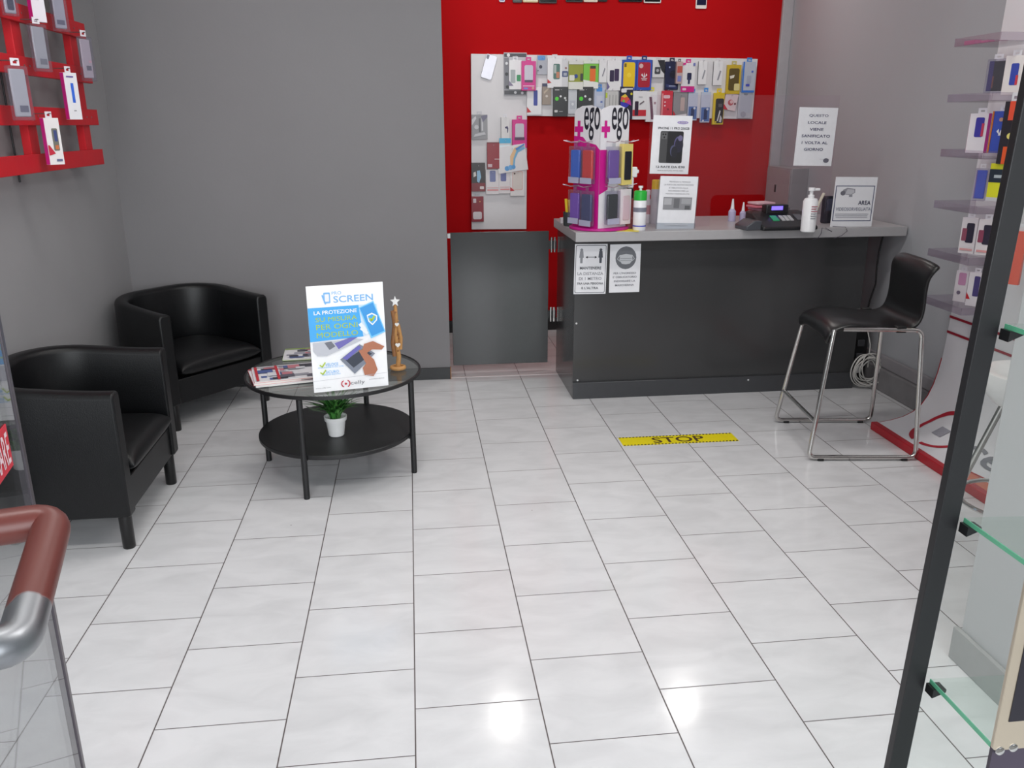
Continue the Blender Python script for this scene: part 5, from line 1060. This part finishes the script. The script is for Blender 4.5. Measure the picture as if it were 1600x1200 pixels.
# ------------------------------------------------------------------ door jamb with strike plate (right) and open glass door (left)
jp = onY(1599, 900, 0.45)
P1, P2 = onY(1599, 900, 0.45), onY(1555, 1165, 0.45); jx = (P1.x+P2.x)/2
t = thing('door_frame', 'beige metal strike plate and dark frame of the doorway, bottom right', 'door frame', (jx, 0.45, 0))
MB().box((0.003, 0.002, 0), (0.10, 0.005, 2.2), M((58, 50, 64), 0.4)).box((0.06, 0.005, 0), (0.10, 0.05, 2.2), M((58, 50, 64), 0.4)).build('jamb', t)
zb_, zt_ = P2.z, P2.z+0.26
MB().prism(rr(0.0, zb_-0.004, 0.05, zt_, 0.004), -0.001, 0.002, M((188, 176, 158), 0.32, 0.6)).build('strike_plate', t, bevel=0.0006)
q1 = onY(1577, 1120, 0.449); q2 = onY(1593, 1142, 0.449)
MB().box((q1.x-jx, -0.0016, q1.z-0.004), (q1.x-jx+0.022, -0.001, q1.z+0.10), M((30, 28, 36), 0.3)).build('latch_slot', t)
for sx_, sy_ in ((1564, 1175), (1585, 1170)):
    sc_ = onY(sx_, sy_, 0.448)
    b = MB().lathe([(0.0035, 0), (0.0032, 0.0006), (0.002, 0.0010), (0.0, 0.0011)], CHROME, 20, X=Matrix.Translation((sc_.x-jx, -0.001, sc_.z)) @ Matrix.Rotation(PI/2, 4, 'X'))
    b.build('screw', t)

HX, HY = -0.44, 0.45; EX, EY = -0.574, 1.20
dl = math.hypot(EX-HX, EY-HY); da = math.atan2(EY-HY, EX-HX)
t = thing('glass_door', 'open glass shop door with worn tubular pull handle at the left edge', 'door', (HX, HY, 0), da)
MB().box((0.0, -0.004, 0.02), (dl-0.006, 0.004, 2.1), glass((228, 230, 231), 0.10, 0.03, (180, 180, 180))).build('pane', t)
MB().box((dl-0.008, -0.006, 0.02), (dl+0.004, 0.006, 2.1), M((92, 86, 92), 0.35, 0.5)).build('edge_strip', t, bevel=0.001)
inv = Matrix.Rotation(-da, 4, 'Z') @ Matrix.Translation((-HX, -HY, 0))
A1, A2 = away(84, 812, 1.0), away(27, 1012, 0.86)
def toleaf(p, px):   # a point on the door plane seen left of p
    d = ray(*px); nrm = Vector((-math.sin(da), math.cos(da), 0)); k = ((Vector((HX, HY, 0))-CAMP).dot(nrm))/d.dot(nrm); return CAMP+d*k
B1, B2 = away(-95, 838, 1.0), away(-130, 1022, 0.86)
def rust(cpos):
    mt = bpy.data.materials.new('worn_handle'); mt.use_nodes = True; nt = mt.node_tree; N = nt.nodes; b = N['Principled BSDF']
    tc = N.new('ShaderNodeTexCoord'); no = N.new('ShaderNodeTexNoise'); no.inputs['Scale'].default_value = 9; no.inputs['Detail'].default_value = 4
    nt.links.new(tc.outputs['Object'], no.inputs['Vector'])
    dv = N.new('ShaderNodeVectorMath'); dv.operation = 'DISTANCE'; dv.inputs[1].default_value = cpos; nt.links.new(tc.outputs['Object'], dv.inputs[0])
    ad = N.new('ShaderNodeMath'); ad.operation = 'MULTIPLY_ADD'; ad.inputs[1].default_value = 0.26; nt.links.new(no.outputs['Fac'], ad.inputs[0]); nt.links.new(dv.outputs['Value'], ad.inputs[2])
    cr = N.new('ShaderNodeValToRGB'); cr.color_ramp.interpolation = 'LINEAR'
    cr.color_ramp.elements[0].position = 0.228; cr.color_ramp.elements[0].color = lin((104, 50, 44)); cr.color_ramp.elements[1].position = 0.232; cr.color_ramp.elements[1].color = lin((150, 152, 156))
    nt.links.new(ad.outputs[0], cr.inputs[0]); nt.links.new(cr.outputs[0], b.inputs['Base Color'])
    cm = N.new('ShaderNodeMath'); cm.operation = 'GREATER_THAN'; cm.inputs[1].default_value = 0.230; nt.links.new(ad.outputs[0], cm.inputs[0])
    nt.links.new(cm.outputs[0], b.inputs['Metallic']); b.inputs['Roughness'].default_value = 0.38
    return mt
RUST = rust(inv @ (A1*0.72+A2*0.28))
def bend(a, b_, c, r=0.022, n=6):
    d1, d2 = (a-b_).normalized(), (c-b_).normalized(); p1, p2 = b_+d1*r, b_+d2*r
    return [p1*(1-f)**2+b_*2*f*(1-f)+p2*f*f for f in [k/n for k in range(n+1)]]
pts = [B1]+bend(B1, A1, A2)+bend(A1, A2, B2)+[B2]
hd = MB().tube([inv @ p for p in pts], 0.0185, RUST, 24).build('pull_handle', t)
c = inv @ toleaf(None, (4, 700))
st_ = MB()
st_.box((c.x-0.09, -0.0058, c.z-0.03), (c.x+0.012, -0.0045, c.z+0.03), M((214, 40, 60), 0.4)).build('sticker', t)
so_ = [o for o in t.children if o.name.startswith('sticker')][0]
vs, fs = text_geo('TIRARE', 0.01)
MB().add([(c.x-0.085+x*0.09, -0.0064, c.z-0.022+z*0.044) for x, z in vs], fs, M((240, 215, 220), 0.5)).build('lettering', so_)
